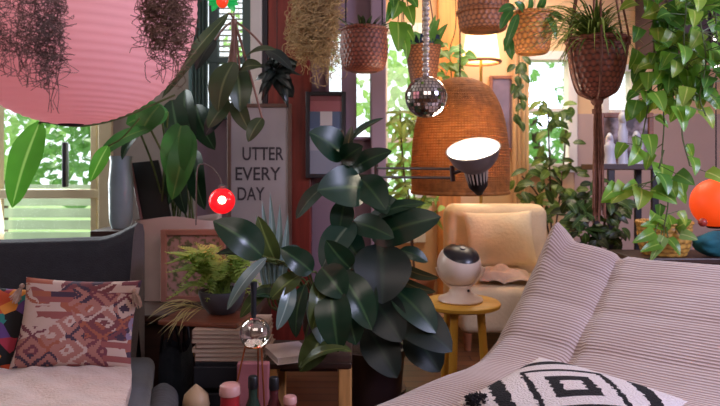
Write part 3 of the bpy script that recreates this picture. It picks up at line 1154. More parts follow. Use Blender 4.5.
m_fern = leafmat('fern_green', '#a9c062', '#c2d684', .5, .4)
m_ceram = mat('grey_glaze', '#4a4a52', .3, .2, 8)
fq = P(222, 305, 2.42)
ft = thing('potted_fern', 'feathery light green fern in a dark grey bowl beside the magazines', 'plant', fq)
mb = MB().lathe([(0, 0), (.05, 0), (.075, .03), (.088, .075), (.086, .085), (.08, .085), (.07, .05), (0, .04)], fq - V((0, 0, .085)), 32)
mb.build('bowl', m_ceram, ft)
MB().lathe([(0, -.045), (.066, -.03), (0, -.012)], fq, 20).build('soil', m_soil, ft)
mb = MB()
for k in range(64):
    a = rnd.uniform(0, 2 * PI)
    r = rnd.uniform(.08, .20)
    h = rnd.uniform(-.03, .17)
    frond(mb, fq + V((rnd.uniform(-.03, .03), rnd.uniform(-.03, .03), -.015)), fq + V((math.cos(a) * r - .02, math.sin(a) * r * .6 - .02, h)), 14, rnd.uniform(.035, .055), rnd.uniform(.03, .09))
mb.build('foliage', m_fern, ft)
# dry pale grass hanging at its left
t = thing('dried_grass', 'thin pale yellow grass stems drooping left of the fern', 'plant', P(190, 310, 2.35))
mb = MB()
for k in range(22):
    e = P(rnd.uniform(146, 185), rnd.uniform(302, 345), 2.25)
    b0 = P(rnd.uniform(190, 205), rnd.uniform(300, 312), 2.35)
    mb.leaf(b0, e, .0035, (0, -.6, 1), rnd.uniform(.1, .22), .3, 'strap', 0, 8, 2)
mb.build('blades', leafmat('straw_grass', '#c9bd86', '#ddd3a4', .6, .3), t)

# table for these: board + crate
crate = thing('crate', 'dark navy crate carrying the stack of magazines', 'crate', (P(228, 0, 2.3).x, 2.36, 0))
cx0, cx1 = P(197, 0, 2.25).x, P(264, 0, 2.25).x
m_navy = mat('navy_paint', '#15171f', .6, .3, 6)
ZM = P(0, 362, 2.22).z
for yy in (2.2, 2.5):
    mb = MB()
    for k in range(4):
        z = ZM * (k + .08) / 4
        mb.box((cx0, yy, z), (cx1, yy + .015, z + ZM / 4 * .8), 0, .003)
    mb.build('slat_side', m_navy, crate, smooth=False)
for x in (cx0, cx1 - .015):
    MB().box((x, 2.216, 0), (x + .015, 2.499, ZM), 0, .003).build('end_panel', m_navy, crate, smooth=False)
MB().box((cx0 + .001, 2.217, ZM - .012), (cx1 - .001, 2.498, ZM - .0005)).build('lid', m_navy, crate, smooth=False)
mag_cols = ['#b89c8e', '#a58a80', '#cbb3a4', '#96766c', '#b79f97', '#8d6f68', '#c4aa9c', '#a88b7e', '#bea296']
z = ZM
mag_lab = ['bottom magazine of the flat stack on the navy crate', 'second magazine up in the flat stack on the navy crate', 'third magazine up in the flat stack on the navy crate',
           'fourth magazine up in the flat stack on the navy crate', 'fifth magazine up in the flat stack on the navy crate', 'sixth magazine up in the flat stack on the navy crate', 'topmost magazine of the flat stack on the navy crate']
for k in range(7):
    h = .0155
    mt = Matrix.Translation(V(((cx0 + cx1) / 2 + rnd.uniform(-.006, .006), 2.345, z))) @ Matrix.Rotation(rnd.uniform(-.05, .05), 4, 'Z')
    w = (cx1 - cx0) / 2 + .004
    t = tag(bpy.data.objects.new('magazine', None), mag_lab[k], 'magazine', 'magazines stacked on the navy crate')
    C.objects.link(t)
    t.location = mt.translation
    t['_o'] = tuple(mt.translation)
    MB().box((-w + .003, -.117, .002), (w - .003, .117, h - .002), mtx=mt).build('pages', mat('page_edges', '#cdbcb0', .8, .2, 90, stretch=(.2, .2, 40)), t, smooth=False)
    mb = MB().box((-w, -.12, 0), (w, .12, .0018), mtx=mt)
    mb.box((-w, -.12, h - .0018), (w, .12, h - .0002), mtx=mt)
    mb.box((-w, -.12, .0018), (-w + .0025, .12, h - .0018), mtx=mt)
    mb.build('cover', mat('magazine_cover', mag_cols[k], .5, .15, 20), t, smooth=False)
    z += h
ZMT = z
# brown board on top, carrying the fern bowl
bz = ZMT
mt = Matrix.Translation(V((P(212, 0, 2.34).x, 2.36, bz + .009))) @ Matrix.Rotation(-.18, 4, 'Z')
tag(MB().box((-.17, -.10, -.0085), (.13, .10, .0085), 0, .006, 3, mt).build('wooden_board', mat('red_brown_board', '#7a4430', .4, .3, 5, stretch=(1, 9, 1)), smooth=False), 'red brown wooden board lying on top of the magazines under the fern', 'board')
for o in [ft]:
    dz = bz + .0185 - (fq.z - .085)
    o.location.z += dz

# ---------------------------------------------------------------- glass globe on copper tripod
gq = P(255, 333, 1.97)
rg = S(15.5, 1.97)
m_glass, nt, b, out = newmat('clear_glass')
b.inputs['Base Color'].default_value = (.95, .9, .88, 1)
b.inputs['Roughness'].default_value = .02
b.inputs['Transmission Weight'].default_value = 1
b.inputs['IOR'].default_value = 1.5
b.inputs['Metallic'].default_value = .3
b.inputs['Roughness'].default_value = .06
m_copper = mat('copper_wire', '#b0663f', .3, .15, 20, metal=.8)
t = thing('glass_globe', 'clear glass globe held on a thin copper tripod above the bottles', 'vase', (gq.x, gq.y, .17))
MB().ball(gq, rg, 0, 32, 20).build('globe', m_glass, t)
MB().lathe([(.006, 0), (.009, .01), (.008, .06), (.011, .11), (.006, .105)], gq + V((-.004, 0, rg * .99)), 14).build('neck', m_navy, t)
mb = MB()
for k in range(3):
    a = math.radians(200 + 120 * k)
    d = V((math.cos(a), math.sin(a), 0))
    mb.tube([gq + d * rg * .62 - V((0, 0, rg * .80)), V((gq.x, gq.y, .172)) + d * .085 + V((-.02, 0, 0))], .0028, 8)
ring = [gq + V((math.cos(i * PI / 12) * rg * .64, math.sin(i * PI / 12) * rg * .64, -rg * .80)) for i in range(25)]
mb.tube(ring, .0025, 6, cap=False)
mb.build('tripod', m_copper, t)

# low tray table with jars under it
tz = .168
t = thing('low_tray_table', 'low dark tray table in front carrying the jars and bottles', 'table', (gq.x, 2.0, 0))
MB().box((P(205, 0, 2.0).x, 1.82, tz - .02), (P(300, 0, 2.0).x, 2.10, tz), 0, .005).build('table_top', m_darkwood, t, smooth=False)
for x in (208, 297):
    for y in (1.84, 2.08):
        xx = P(x, 0, 2.0).x
        MB().box((xx - .012, y - .012, 0), (xx + .012, y + .012, tz - .0205), 0, .003).build('leg', m_darkwood, t, smooth=False)


def jar(label, px, py_top, Y, r, body, capc, cat='jar', name='jar', neck=.6, hcap=.022):
    c = P(px, py_top, Y)
    h = c.z - tz
    t = thing(name, label, cat, (c.x, Y, tz))
    hb = h - hcap
    MB().lathe([(0, .001), (r * .92, .001), (r, .008), (r, hb * .62), (r * .95, hb * .74), (r * neck, hb * .88), (r * neck, hb), (0, hb)], (c.x, Y, tz), 28).build('body', body, t)
    MB().lathe([(0, hb), (r * neck * 1.12, hb), (r * neck * 1.15, hb + .004), (r * neck * 1.08, h - .004), (r * neck * .9, h), (0, h)], (c.x, Y, tz), 24).build('lid', capc, t)
    return t


m_redj = mat('red_jar', '#a52a30', .35, .2, 10)
m_pinkl = mat('pale_pink_lid', '#d09a94', .4, .1, 10)
jar('red jar with a pale pink lid under the glass globe', 230, 384, 1.87, .034, m_redj, m_pinkl, neck=.8, hcap=.03)
jar('dark green bottle with black knobbed cap right of the red jar', 253, 376, 1.87, .026, mat('dark_green_glass', '#2c3f35', .2, .2), m_black, 'bottle', 'bottle', .5, .035)
jar('dark maroon bottle with black cap beside the table leg', 274, 377, 1.87, .026, mat('maroon_glass', '#532428', .2, .2), m_black, 'bottle', 'bottle', .5, .035)
jar('small rosy pot at the right end of the tray table', 290, 396, 1.86, .022, mat('rosy_pot', '#b5605c', .4, .2), m_pinkl, 'jar', 'jar', .8, .02)
a = P(240, 385, 2.1)
t = MB().box((P(236, 0, 2.05).x, 2.062, tz + .001), (P(268, 0, 2.05).x, 2.095, P(0, 364, 2.06).z), 0, .004)
tag(t.build('carton', mat('pink_carton', '#a8656a', .6, .15, 12), smooth=False), 'pink carton standing behind the bottles on the tray table', 'box')

# ---------------------------------------------------------------- plant table on the right with notebook
ptz = P(0, 356, 2.2).z
t = thing('plant_table', 'dark topped wooden plant table with pale legs carrying the notebook', 'table', (P(305, 0, 2.25).x, 2.3, 0))
x0, x1 = P(266, 0, 2.2).x, P(352, 0, 2.2).x
MB().box((x0, 2.125, ptz - .022), (x1, 2.405, ptz), 0, .005).build('table_top', m_darkwood, t, smooth=False)
MB().box((x0 + .05, 2.19, ptz - .05), (x1 - .05, 2.36, ptz - .0225)).build('apron', m_darkwood, t, smooth=False)
m_pale = mat('honey_leg_wood', '#c08a52', .5, .25, 6, stretch=(8, 8, 1))
for x in (x0 + .005, x1 - .045):
    for y in (2.13, 2.365):
        MB().box((x, y, 0), (x + .042, y + .036, ptz - .0225), 0, .004).build('leg', m_pale, t, smooth=False)
nb = thing('notebook', 'pale pinkish notebook lying on the edge of the plant table', 'book', (P(290, 0, 2.2).x, 2.2, ptz))
mt = Matrix.Translation(V((P(288, 0, 2.18).x, 2.20, ptz + .0005))) @ Matrix.Rotation(.42, 4, 'Z')
MB().box((-.062, -.082, .002), (.062, .082, .02), mtx=mt).build('pages', mat('page_block', '#d9cac2', .8, .1, 80), nb, smooth=False)
mb = MB().box((-.065, -.085, 0), (.065, .085, .002), 0, mtx=mt)
mb.box((-.065, -.085, .02), (.065, .085, .023), 0, mtx=mt)
mb.build('cover', mat('pale_cover', '#decac6', .5, .1, 10), nb, smooth=False)

# ---------------------------------------------------------------- rubber plant
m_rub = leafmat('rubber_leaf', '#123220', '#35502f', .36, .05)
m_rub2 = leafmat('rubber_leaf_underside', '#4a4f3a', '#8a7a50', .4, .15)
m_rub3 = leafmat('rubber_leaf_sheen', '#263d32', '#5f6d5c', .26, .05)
rp_ = thing('rubber_plant', 'tall rubber plant with big glossy dark leaves in the middle of the room', 'plant', P(366, 400, 2.45))
lb, sb = MB(), MB()
T0 = V((P(366, 0, 2.5).x, 2.5, .30))
trunk = spline([T0, P(362, 300, 2.5), P(355, 240, 2.48), P(350, 190, 2.45), P(344, 152, 2.43), P(342, 130, 2.42)], 8)
sb.tube(trunk, [.012 - .007 * i / (len(trunk) - 1) for i in range(len(trunk))], 8)
trunk2 = spline([T0 + V((.03, .02, 0)), P(385, 320, 2.5), P(392, 270, 2.5), P(388, 235, 2.48)], 8)
sb.tube(trunk2, .008, 8)
sb.build('trunk', m_brownstem, rp_)
# (base, tip, width, material, base depth, tip depth, facing)
RL_ = [((344, 156), (309, 132), 36, 0, 2.42, 2.34, (.2, -1, .5)), ((344, 150), (384, 118), 17, 2, 2.42, 2.36, (.3, -.5, .9)),
       ((342, 162), (363, 146), 24, 0, 2.42, 2.30, (0, -1, .2)), ((350, 172), (392, 151), 23, 0, 2.43, 2.36, (0, -1, .6)),
       ((350, 178), (390, 186), 16, 1, 2.45, 2.5, (0, -1, -.2)), ((364, 188), (317, 190), 44, 0, 2.40, 2.28, (0, -1, .3)),
       ((330, 182), (296, 219), 20, 2, 2.42, 2.36, (-.4, -.9, .7)), ((360, 178), (386, 210), 33, 0, 2.44, 2.32, (.1, -1, .2)),
       ((365, 222), (426, 203), 19, 0, 2.46, 2.40, (0, -.8, .9)), ((372, 238), (441, 217), 37, 0, 2.46, 2.36, (.1, -1, .45)),
       ((352, 222), (394, 238), 27, 0, 2.44, 2.32, (0, -1, .5)), ((352, 222), (322, 268), 33, 2, 2.42, 2.30, (-.3, -1, .5)),
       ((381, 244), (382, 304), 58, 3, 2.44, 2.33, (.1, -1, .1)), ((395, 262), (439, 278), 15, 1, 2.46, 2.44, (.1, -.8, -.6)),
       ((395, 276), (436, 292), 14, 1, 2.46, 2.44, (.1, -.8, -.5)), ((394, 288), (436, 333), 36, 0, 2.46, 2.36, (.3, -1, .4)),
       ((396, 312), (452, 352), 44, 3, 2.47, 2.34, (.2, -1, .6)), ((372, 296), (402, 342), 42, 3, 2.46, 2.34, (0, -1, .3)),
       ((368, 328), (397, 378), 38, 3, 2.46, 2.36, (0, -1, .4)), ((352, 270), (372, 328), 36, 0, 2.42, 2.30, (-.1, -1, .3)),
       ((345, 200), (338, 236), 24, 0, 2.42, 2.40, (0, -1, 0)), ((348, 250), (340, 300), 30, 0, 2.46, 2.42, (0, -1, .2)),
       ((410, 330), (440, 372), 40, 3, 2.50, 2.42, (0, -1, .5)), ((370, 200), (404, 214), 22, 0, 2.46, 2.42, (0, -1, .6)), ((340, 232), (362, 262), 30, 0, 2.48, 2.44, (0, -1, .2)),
       ((400, 250), (428, 262), 16, 0, 2.5, 2.5, (0, -1, .8)), ((345, 160), (352, 126), 10, 1, 2.43, 2.41, (0, -1, .2))]
m_pet = mat('reddish_petiole', '#6a3a30', .5, .2)
for bpx, tpx, w, m, y0, y1, nr in RL_:
    lb.leaf(P(*bpx, y0), P(*tpx, y1), S(w, (y0 + y1) / 2), nr, .10, .16, 'oval', m, 14, 6)
    c = P(*bpx, y0)
    near = min(trunk + trunk2, key=lambda p: (p - c).length + max(0, p.z - c.z) * .5)
    if (near - c).length > .004:
        MB().tube([near, near.lerp(c, .5) + V((0, 0, .004)), c], .004, 6).build('petiole', m_pet, rp_)
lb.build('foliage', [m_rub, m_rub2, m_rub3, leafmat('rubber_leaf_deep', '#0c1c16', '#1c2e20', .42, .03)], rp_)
q = V((P(366, 0, 2.5).x, 2.5, 0))
mb = MB().lathe([(0, 0), (.11, 0), (.135, .28), (.145, .30), (.145, .325), (.13, .325), (.125, .30), (0, .28)], q + V((.02, .07, 0)), 36)
mb.build('pot', mat('dark_pot', '#2a1a1c', .4, .2, 5), rp_)
MB().lathe([(0, .29), (.122, .302), (0, .312)], q + V((.02, .06, 0)), 24).build('soil', m_soil, rp_)

# ---------------------------------------------------------------- broad dark plant on the plant table
bp_ = thing('spathe_plant', 'dark leafy houseplant with drooping glossy leaves above the notebook', 'plant', P(318, 352, 2.3))
m_sp = leafmat('dark_spathe_leaf', '#1d3624', '#3f5d3a', .27, .10)
m_sp2 = leafmat('silver_sheen_leaf', '#6f8480', '#a8bab2', .25, .12)
m_sp3 = leafmat('olive_leaf', '#47552a', '#77844a', .3, .2)
lb, sb = MB(), MB()
R0 = V((P(318, 0, 2.3).x, 2.34, ptz + .13))
SPL = [((262, 256), (213, 221), 36, 0, 2.05, (.3, -1, .5)), ((266, 258), (227, 310), 13, 1, 2.0, (.3, -.8, 1)), ((300, 262), (280, 250), 22, 0, 2.1, (0, -1, .6)),
       ((312, 272), (280, 248), 25, 0, 2.1, (-.3, -1, .6)), ((300, 275), (270, 300), 20, 2, 2.1, (-.2, -1, .4)), ((292, 282), (277, 330), 16, 1, 2.08, (.4, -1, .3)),
       ((305, 285), (296, 338), 20, 0, 2.08, (-.4, -1, .2)), ((318, 280), (312, 330), 22, 2, 2.1, (.5, -1, .2)), ((330, 285), (338, 352), 36, 0, 2.1, (0, -1, .3)),
       ((340, 272), (372, 330), 34, 0, 2.15, (.2, -1, .4)), ((322, 268), (345, 298), 34, 0, 2.12, (0, -1, .4)), ((350, 268), (326, 240), 26, 0, 2.2, (-.3, -1, .3)),
       ((285, 300), (250, 296), 16, 0, 2.1, (0, -.6, 1)), ((326, 330), (300, 372), 26, 2, 2.12, (.2, -1, .4)), ((320, 350), (352, 352), 14, 2, 2.08, (0, -.5, 1)),
       ((300, 368), (348, 348), 16, 2, 2.05, (0, -.5, 1)), ((250, 258), (216, 254), 12, 0, 2.1, (0, -.7, 1)), ((276, 262), (258, 216), 20, 2, 2.15, (0, -1, .2)),
       ((310, 300), (322, 345), 24, 1, 2.14, (.6, -1, .1)), ((345, 300), (356, 345), 30, 0, 2.18, (0, -1, .2)), ((270, 285), (240, 318), 14, 2, 2.1, (0, -1, .5))]
for bpx, tpx, w, m, Y, nr in SPL:
    stem_leaf(lb, sb, R0 + V((rnd.uniform(-.03, .03), rnd.uniform(-.03, .03), 0)), P(*bpx, Y), P(*tpx, Y - .05), S(w, Y), 'oval', .14, .22, m, nr, .0035, .05)
for tx, ty, bx in ((262, 200, 270), (270, 192, 274), (280, 204, 276), (288, 214, 280), (256, 214, 266)):
    lb.leaf(P(bx, 292, 2.2), P(tx, ty, 2.18), S(9, 2.2), (.3, -1, .1), .04, .35, 'lance', 1, 10, 4)
    sb.tube(spline([R0, P(bx + 10, 310, 2.25), P(bx, 292, 2.2)], 5), .004, 6)
lb.build('foliage', [m_sp, m_sp2, m_sp3], bp_)
sb.build('stem', m_stem, bp_)
q = V((P(322, 0, 2.32).x, 2.33, ptz + .001))
MB().lathe([(0, 0), (.055, 0), (.07, .06), (.078, .13), (.084, .135), (.084, .15), (.074, .15), (.07, .12), (0, .12)], q, 32).build('pot', mat('dark_brown_glaze', '#2f1d1a', .3, .3, 6), bp_)
MB().lathe([(0, .122), (.068, .125), (0, .134)], q, 20).build('soil', m_soil, bp_)

# ---------------------------------------------------------------- red globe light
q = P(222, 201, 2.6)
t = thing('red_globe_light', 'small glowing red globe light on a curved wire', 'lamp', q - V((0, 0, .055)))
MB().ball(q, S(13, 2.6), 0, 28, 18).build('shade', mat('glowing_red_glass', '#d4202a', .2, .15, 12, emis=.9, ecol='#ff1420'), t)
MB().ball(q + V((.010, -.046, .006)), .016, 0, 16, 10).build('bulb', mat('hot_bulb', '#ffe0c0', .3, 0, emis=10, ecol='#ffd8b0'), t)
mb = MB().tube(spline([q + V((0, 0, .05)), P(220, 178, 2.62), P(212, 168, 2.65), P(203, 164, 2.66), P(197, 172, 2.68), P(196, 225, 2.70)], 8), .003, 6)
mb.lathe([(.014, .045), (.016, .06), (.006, .068)], q, 14)
mb.build('wire', mat('grey_wire', '#6d6a6c', .4, .1), t)

# ---------------------------------------------------------------- hanging orchid-like plant at the top left
m_hang = leafmat('olive_hanging_leaf', '#3c4a30', '#6a7350', .35, .25)
m_hangd = leafmat('dark_hanging_leaf', '#1d2726', '#3f4a44', .3, .1)
hp = thing('hanging_philodendron', 'long leaved hanging plant in front of the teal window', 'plant', P(232, 70, 2.5))
lb, sb = MB(), MB()
hr = P(234, 20, 2.5)
for bpx, tpx, w, m, Y, nr in [((228, 14), (162, 98), 13, 0, 2.4, (.5, -1, .5)), ((234, 62), (218, 112), 30, 0, 2.45, (-.3, -1, .3)), ((236, 66), (240, 112), 26, 0, 2.5, (.4, -1, .2)),
                              ((245, 58), (276, 50), 16, 0, 2.45, (0, -.7, 1)), ((240, 70), (262, 66), 16, 0, 2.45, (0, -1, .6)), ((228, 100), (208, 128), 18, 0, 2.5, (.2, -1, .2)),
                              ((235, 98), (250, 132), 18, 0, 2.5, (-.2, -1, .2)), ((266, 50), (292, 70), 14, 1, 2.5, (.3, -1, .5)), ((225, 108), (205, 136), 16, 1, 2.52, (0, -1, .2)),
                              ((215, 40), (196, 70), 16, 1, 2.6, (0, -1, .4)), ((262, 118), (248, 142), 15, 0, 2.4, (0, -1, .3))]:
    stem_leaf(lb, sb, hr, P(*bpx, Y), P(*tpx, Y - .05), S(w, Y), 'oval', .12, .2, m, nr, .0045, .01)
sb.tube([hr, V((hr.x, hr.y, ZC))], .003, 6)
sb.tube(spline([hr, P(234, 45, 2.5), P(231, 68, 2.47)], 6), [.012] * 6 + [.016] * 7, 8)
lb.build('foliage', [m_hang, m_hangd], hp)
sb.build('stem', mat('pinkish_stem', '#7d5a50', .6, .2, 20), hp)

# staghorn-like dark plant
sg = thing('staghorn_fern', 'dark antler leaved fern hanging below the tan moss', 'plant', P(275, 75, 2.8))
lb = MB()
ctr = P(277, 72, 2.8)
for k in range(26):
    a = rnd.uniform(0, 2 * PI)
    e = P(277 + math.cos(a) * rnd.uniform(14, 27), 72 + math.sin(a) * rnd.uniform(16, 36), 2.72 + rnd.uniform(-.05, .1))
    lb.leaf(ctr + rv(.02), e - V((0, 0, rnd.uniform(0, .07))), S(rnd.uniform(4, 8), 2.8), (rnd.uniform(-.5, .5), -1, .5), .22, .2, 'strap', rnd.choice((0, 0, 1)), 10, 4, .08)
for k in range(6):
    lb.leaf(ctr, P(277 + rnd.uniform(-22, 22), 72 + rnd.uniform(-20, 26), 2.75), S(20, 2.8), (rnd.uniform(-.5, .5), -1, .1), .1, .1, 'oval', 0, 10, 6, .06)
lb.build('foliage', [m_hangd, leafmat('grey_antler_leaf', '#4d5a58', '#7f8c88', .3, .1)], sg)
mb = MB().ball(ctr + V((0, .03, 0)), .05, 0, 16, 10, (1, .6, 1))
mb.build('root_ball', m_soil, sg)
MB().tube([ctr, V((ctr.x, ctr.y, ZC))], .002, 5).build('cord', m_cordblack, sg)

# green and red glass ornament
oq = P(224, 2, 2.2)
t = thing('glass_ornament', 'glowing green and red bird shaped glass ornament hanging at the top edge', 'ornament', oq)
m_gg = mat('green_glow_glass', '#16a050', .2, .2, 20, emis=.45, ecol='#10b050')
for s, nm in ((-1, 'wing'), (1, 'wing')):
    mb = MB()
    for k in range(4):
        mb.leaf(oq + V((s * .012, 0, .012)), oq + V((s * (.075 - .012 * k), -.01, .03 - .022 * k)), .026, (0, -1, .2), .1, .15, 'oval', 0, 8, 4)
    mb.build(nm, m_gg, t)
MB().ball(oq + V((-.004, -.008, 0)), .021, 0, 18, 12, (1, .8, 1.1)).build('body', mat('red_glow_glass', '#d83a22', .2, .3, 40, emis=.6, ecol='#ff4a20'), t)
MB().tube([oq + V((0, 0, .02)), V((oq.x, oq.y, ZC))], .0015, 5).build('cord', m_cordblack, t)

# ---------------------------------------------------------------- woven baskets
def weave(mb, c, prof, rows, cols, amp=.035, m=0, seg=None, lip=True):
    """basket wall: stakes and weavers bulge in and out by turns; prof is (radius, height) from bottom to top"""
    pts = spline([V((r, z, 0)) for r, z in prof], 10)
    n = rows * 3
    seg = seg or cols * 4
    pr = []
    for k in range(n + 1):
        f = k / n * (len(pts) - 1)
        i = min(int(f), len(pts) - 2)
        q = pts[i].lerp(pts[i + 1], f - i)
        pr.append((max(q.x, 1e-4), q.y))

    def fn(a, k):
        row = k // 3
        prow = (k % 3) / 3
        s = 1 if row % 2 else -1
        return amp * (s * math.cos(a * cols / 2) * .6 + .6 * math.sin(PI * ((k % 3) + .5) / 3) - .3)
    b = len(mb.v)
    for k, (r, z) in enumerate(pr):
        for i in range(seg):
            a = 2 * PI * i / seg
            rr = r * (1 + fn(a, k))
            mb.v.append(V(c) + V((rr * math.cos(a), rr * math.sin(a), z)))
    for k in range(n):
        for i in range(seg):
            j = (i + 1) % seg
            cu, cv = cols / 2 / seg, rows / n
            mb.face((b + k * seg + i, b + k * seg + j, b + (k + 1) * seg + j, b + (k + 1) * seg + i), m,
                    [(i * cu, k * cv), ((i + 1) * cu, k * cv), ((i + 1) * cu, (k + 1) * cv), (i * cu, (k + 1) * cv)])
    mb.face(tuple(b + i for i in range(seg))[::-1], m)
    return mb


def ring(mb, c, r, t, m=0, n=36, twist=0):
    pts = [V(c) + V((r * math.cos(2 * PI * i / n), r * math.sin(2 * PI * i / n), 0)) for i in range(n + 1)]
    rad = [t * (1 + twist * math.sin(i * 2.1)) for i in range(n + 1)]
    mb.tube(pts, rad, 8, m, cap=False)


def wickmat(name, col, dark):
    m, nt, b, out = newmat(name)
    L = nt.links.new
    tc = N(nt, 'ShaderNodeTexCoord')
    sp = N(nt, 'ShaderNodeSeparateXYZ')
    L(tc.outputs['UV'], sp.inputs[0])
    row = math_n(nt, 'ABSOLUTE', math_n(nt, 'SINE', math_n(nt, 'MULTIPLY', sp.outputs[1], PI)))
    alt = math_n(nt, 'MULTIPLY', math_n(nt, 'FLOOR', sp.outputs[1]), PI)
    st = math_n(nt, 'COSINE', math_n(nt, 'ADD', math_n(nt, 'MULTIPLY', sp.outputs[0], 2 * PI), alt))
    f = math_n(nt, 'ADD', math_n(nt, 'MULTIPLY', row, .55), math_n(nt, 'MULTIPLY', math_n(nt, 'ADD', st, 1), .30))
    nz = N(nt, 'ShaderNodeTexNoise')
    nz.inputs['Scale'].default_value = 18
    L(tc.outputs['Object'], nz.inputs['Vector'])
    f = math_n(nt, 'MULTIPLY', f, math_n(nt, 'ADD', nz.outputs[0], .45))
    L(mixc(nt, f, lin(dark), lin(col)), b.inputs['Base Color'])
    b.inputs['Roughness'].default_value = .5
    return m


m_wick = wickmat('reddish_wicker', '#94503a', '#2a0f0c')
m_wick2 = wickmat('orange_wicker', '#d9883f', '#5a2410')
m_wick3 = wickmat('brown_wicker', '#b06c42', '#3a1a10')


def hang(t, c, r, z, top, n=3, m=None, rad=.003, a0=.4):
    """cords from the rim up to one knot, then on to the ceiling"""
    mb = MB()
    k = V(top)
    for i in range(n):
        a = a0 + 2 * PI * i / n
        mb.tube([V(c) + V((r * math.cos(a), r * math.sin(a), z)), k], rad, 6)
    mb.tube([k, V((k.x, k.y, ZC))], rad * 1.2, 6)
    mb.build('cord', m or m_rope, t)


# basket 1: dark reddish round basket
Y = 2.6
c = P(364, 72, Y)
h = S(42, Y)
r = S(23.5, Y)
t = thing('hanging_basket', 'dark reddish wicker basket hanging on black cords over the rubber plant', 'basket', c, 'hanging wicker baskets')
mb = weave(MB(), c, [(r * .55, 0), (r * .85, h * .1), (r * 1.0, h * .45), (r * .97, h * .9), (r * .95, h)], 17, 56, .03)
ring(mb, c + V((0, 0, h)), r * .95, .007, 0, 40, .25)
mb.build('basket_body', m_wick, t)
for s in (-1, 1):
    MB().tube([c + V((s * r * .78, 0, h)), V((c.x + s * r * .72, c.y, ZC))], .003, 6).build('cord', m_cordblack, t)
mb = MB()
for k in range(26):
    a = rnd.uniform(0, 6.28)
    q = c + V((math.cos(a) * r * .5, math.sin(a) * r * .5, h * .9))
    mb.leaf(q, q + V((math.cos(a) * .07, math.sin(a) * .07, rnd.uniform(.01, .07))), .02, (0, -.5, 1), .1, .2, 'oval', 0, 5, 2)
mb.build('foliage', m_hang, t)

# basket 2: terracotta wicker with a blue lining
Y = 2.9
c = P(423, 82, Y)
h = S(36, Y)
r = S(18, Y)
t = thing('hanging_basket', 'tapered reddish wicker basket with a dark blue lining behind the disco ball', 'basket', c, 'hanging wicker baskets')
mb = weave(MB(), c, [(r * .68, 0), (r * .8, h * .3), (r * .9, h * .7), (r * 1.0, h)], 13, 44, .03)
mb.build('basket_body', m_wick3, t)
mb = MB()
mb.lathe([(r * .93, h * .93), (r * .97, h + .02), (r * .95, h + .042), (r * .9, h + .04), (r * .86, h * .9)], c, 40, 0, fn=lambda a, k: .04 * math.sin(a * 9))
mb.build('lining', mat('dark_blue_cloth', '#223350', .7, .25, 20), t)
hang(t, c, r * .9, h, c + V((0, 0, h + .42)), 3)
mb = MB()
for k in range(20):
    a = rnd.uniform(0, 6.28)
    q = c + V((math.cos(a) * r * .6, math.sin(a) * r * .6, h))
    e = q + V((math.cos(a) * rnd.uniform(.03, .09), math.sin(a) * .06, rnd.uniform(-.02, .12)))
    mb.leaf(q, e, .045, (0, -1, .6), .15, .2, 'heart', 0, 6, 4)
mb.build('foliage', m_lime2, t)

# pothos hanging between basket 1 and 2: the big green leaves at the top
m_poth = leafmat('pothos_green', '#6c9c36', '#a9c65e', .3, .45)
m_poth2 = leafmat('pothos_dark', '#4f8332', '#8db55a', .3, .4)
t = thing('hanging_pothos', 'bright green pothos leaves hanging at the top beside the bead chain', 'plant', P(400, 40, 2.3))
lb, sb = MB(), MB()
top = P(402, -25, 2.3)
for bx, by, tx, ty, w, m in [(399, 0, 392, 20, 17, 0), (408, 6, 414, 26, 14, 0), (398, 22, 398, 52, 20, 0), (408, -6, 418, 8, 14, 1), (404, 26, 414, 42, 12, 0), (394, 4, 386, 22, 12, 1), (392, -8, 394, 8, 14, 1), (402, 34, 407, 60, 13, 0)]:
    stem_leaf(lb, sb, top, P(bx, by, 2.3), P(tx, ty, 2.26), S(w, 2.3), 'heart', .1, .2, m, (rnd.uniform(-.4, .4), -1, .3), .002, 0)
sb.tube([top, V((top.x, top.y, ZC))], .003, 5)
lb.build('foliage', [m_poth, m_poth2], t)
sb.build('stem', m_stem, t)

# basket 3: wide rimmed basket at the top
Y = 3.3
c = P(483, 32, Y)
r = S(24.5, Y)
h = S(44, Y)
t = thing('hanging_basket', 'flat based brown wicker basket at the top edge above the glowing lampshade', 'basket', c, 'hanging wicker baskets')
mb = weave(MB(), c, [(r * .6, 0), (r * .92, h * .06), (r, h * .4), (r * 1.02, h * .8), (r * .98, h)], 14, 56, .03)
ring(mb, c + V((0, 0, h * .44)), r * 1.02, .011)
ring(mb, c + V((0, 0, h)), r, .011)
mb.build('basket_body', m_wick3, t)
hang(t, c, r * .9, h, c + V((0, 0, h + .3)), 3)

# basket 4: orange one on white strings
Y = 2.7
c = P(532, 54, Y)
h = S(39, Y)
r = S(22, Y)
t = thing('hanging_basket', 'orange brown wicker basket hanging on thin pale strings with a trailing plant', 'basket', c, 'hanging wicker baskets')
mb = weave(MB(), c, [(r * .62, 0), (r * .75, h * .1), (r * .9, h * .6), (r * 1.0, h)], 12, 40, .035)
ring(mb, c + V((0, 0, h)), r, .008, 0, 40, .25)
mb.build('basket_body', m_wick2, t)
hang(t, c, r * .98, h, P(534, -14, Y), 3, mat('pale_string', '#cdbb9c', .8), .002)
MB().lathe([(0, h * .86), (r * .9, h * .88), (0, h * .97)], c, 24).build('soil', m_soil, t)
lb = MB()
for bx, by, tx, ty, w in [(518, 14, 504, 52, 9), (512, 10, 500, 30, 10), (524, 12, 514, 2, 9), (545, 14, 556, 40, 8), (538, 10, 545, -6, 8), (516, 8, 498, 12, 10), (507, 36, 512, 60, 10), (528, 12, 530, -4, 7), (550, 12, 562, 22, 8)]:
    lb.leaf(P(bx, by, Y - .06), P(tx, ty, Y - .1), S(w, Y), (rnd.uniform(-.5, .5), -1, .4), .15, .2, 'oval', 0, 8, 4)
lb.build('foliage', m_trop, t)

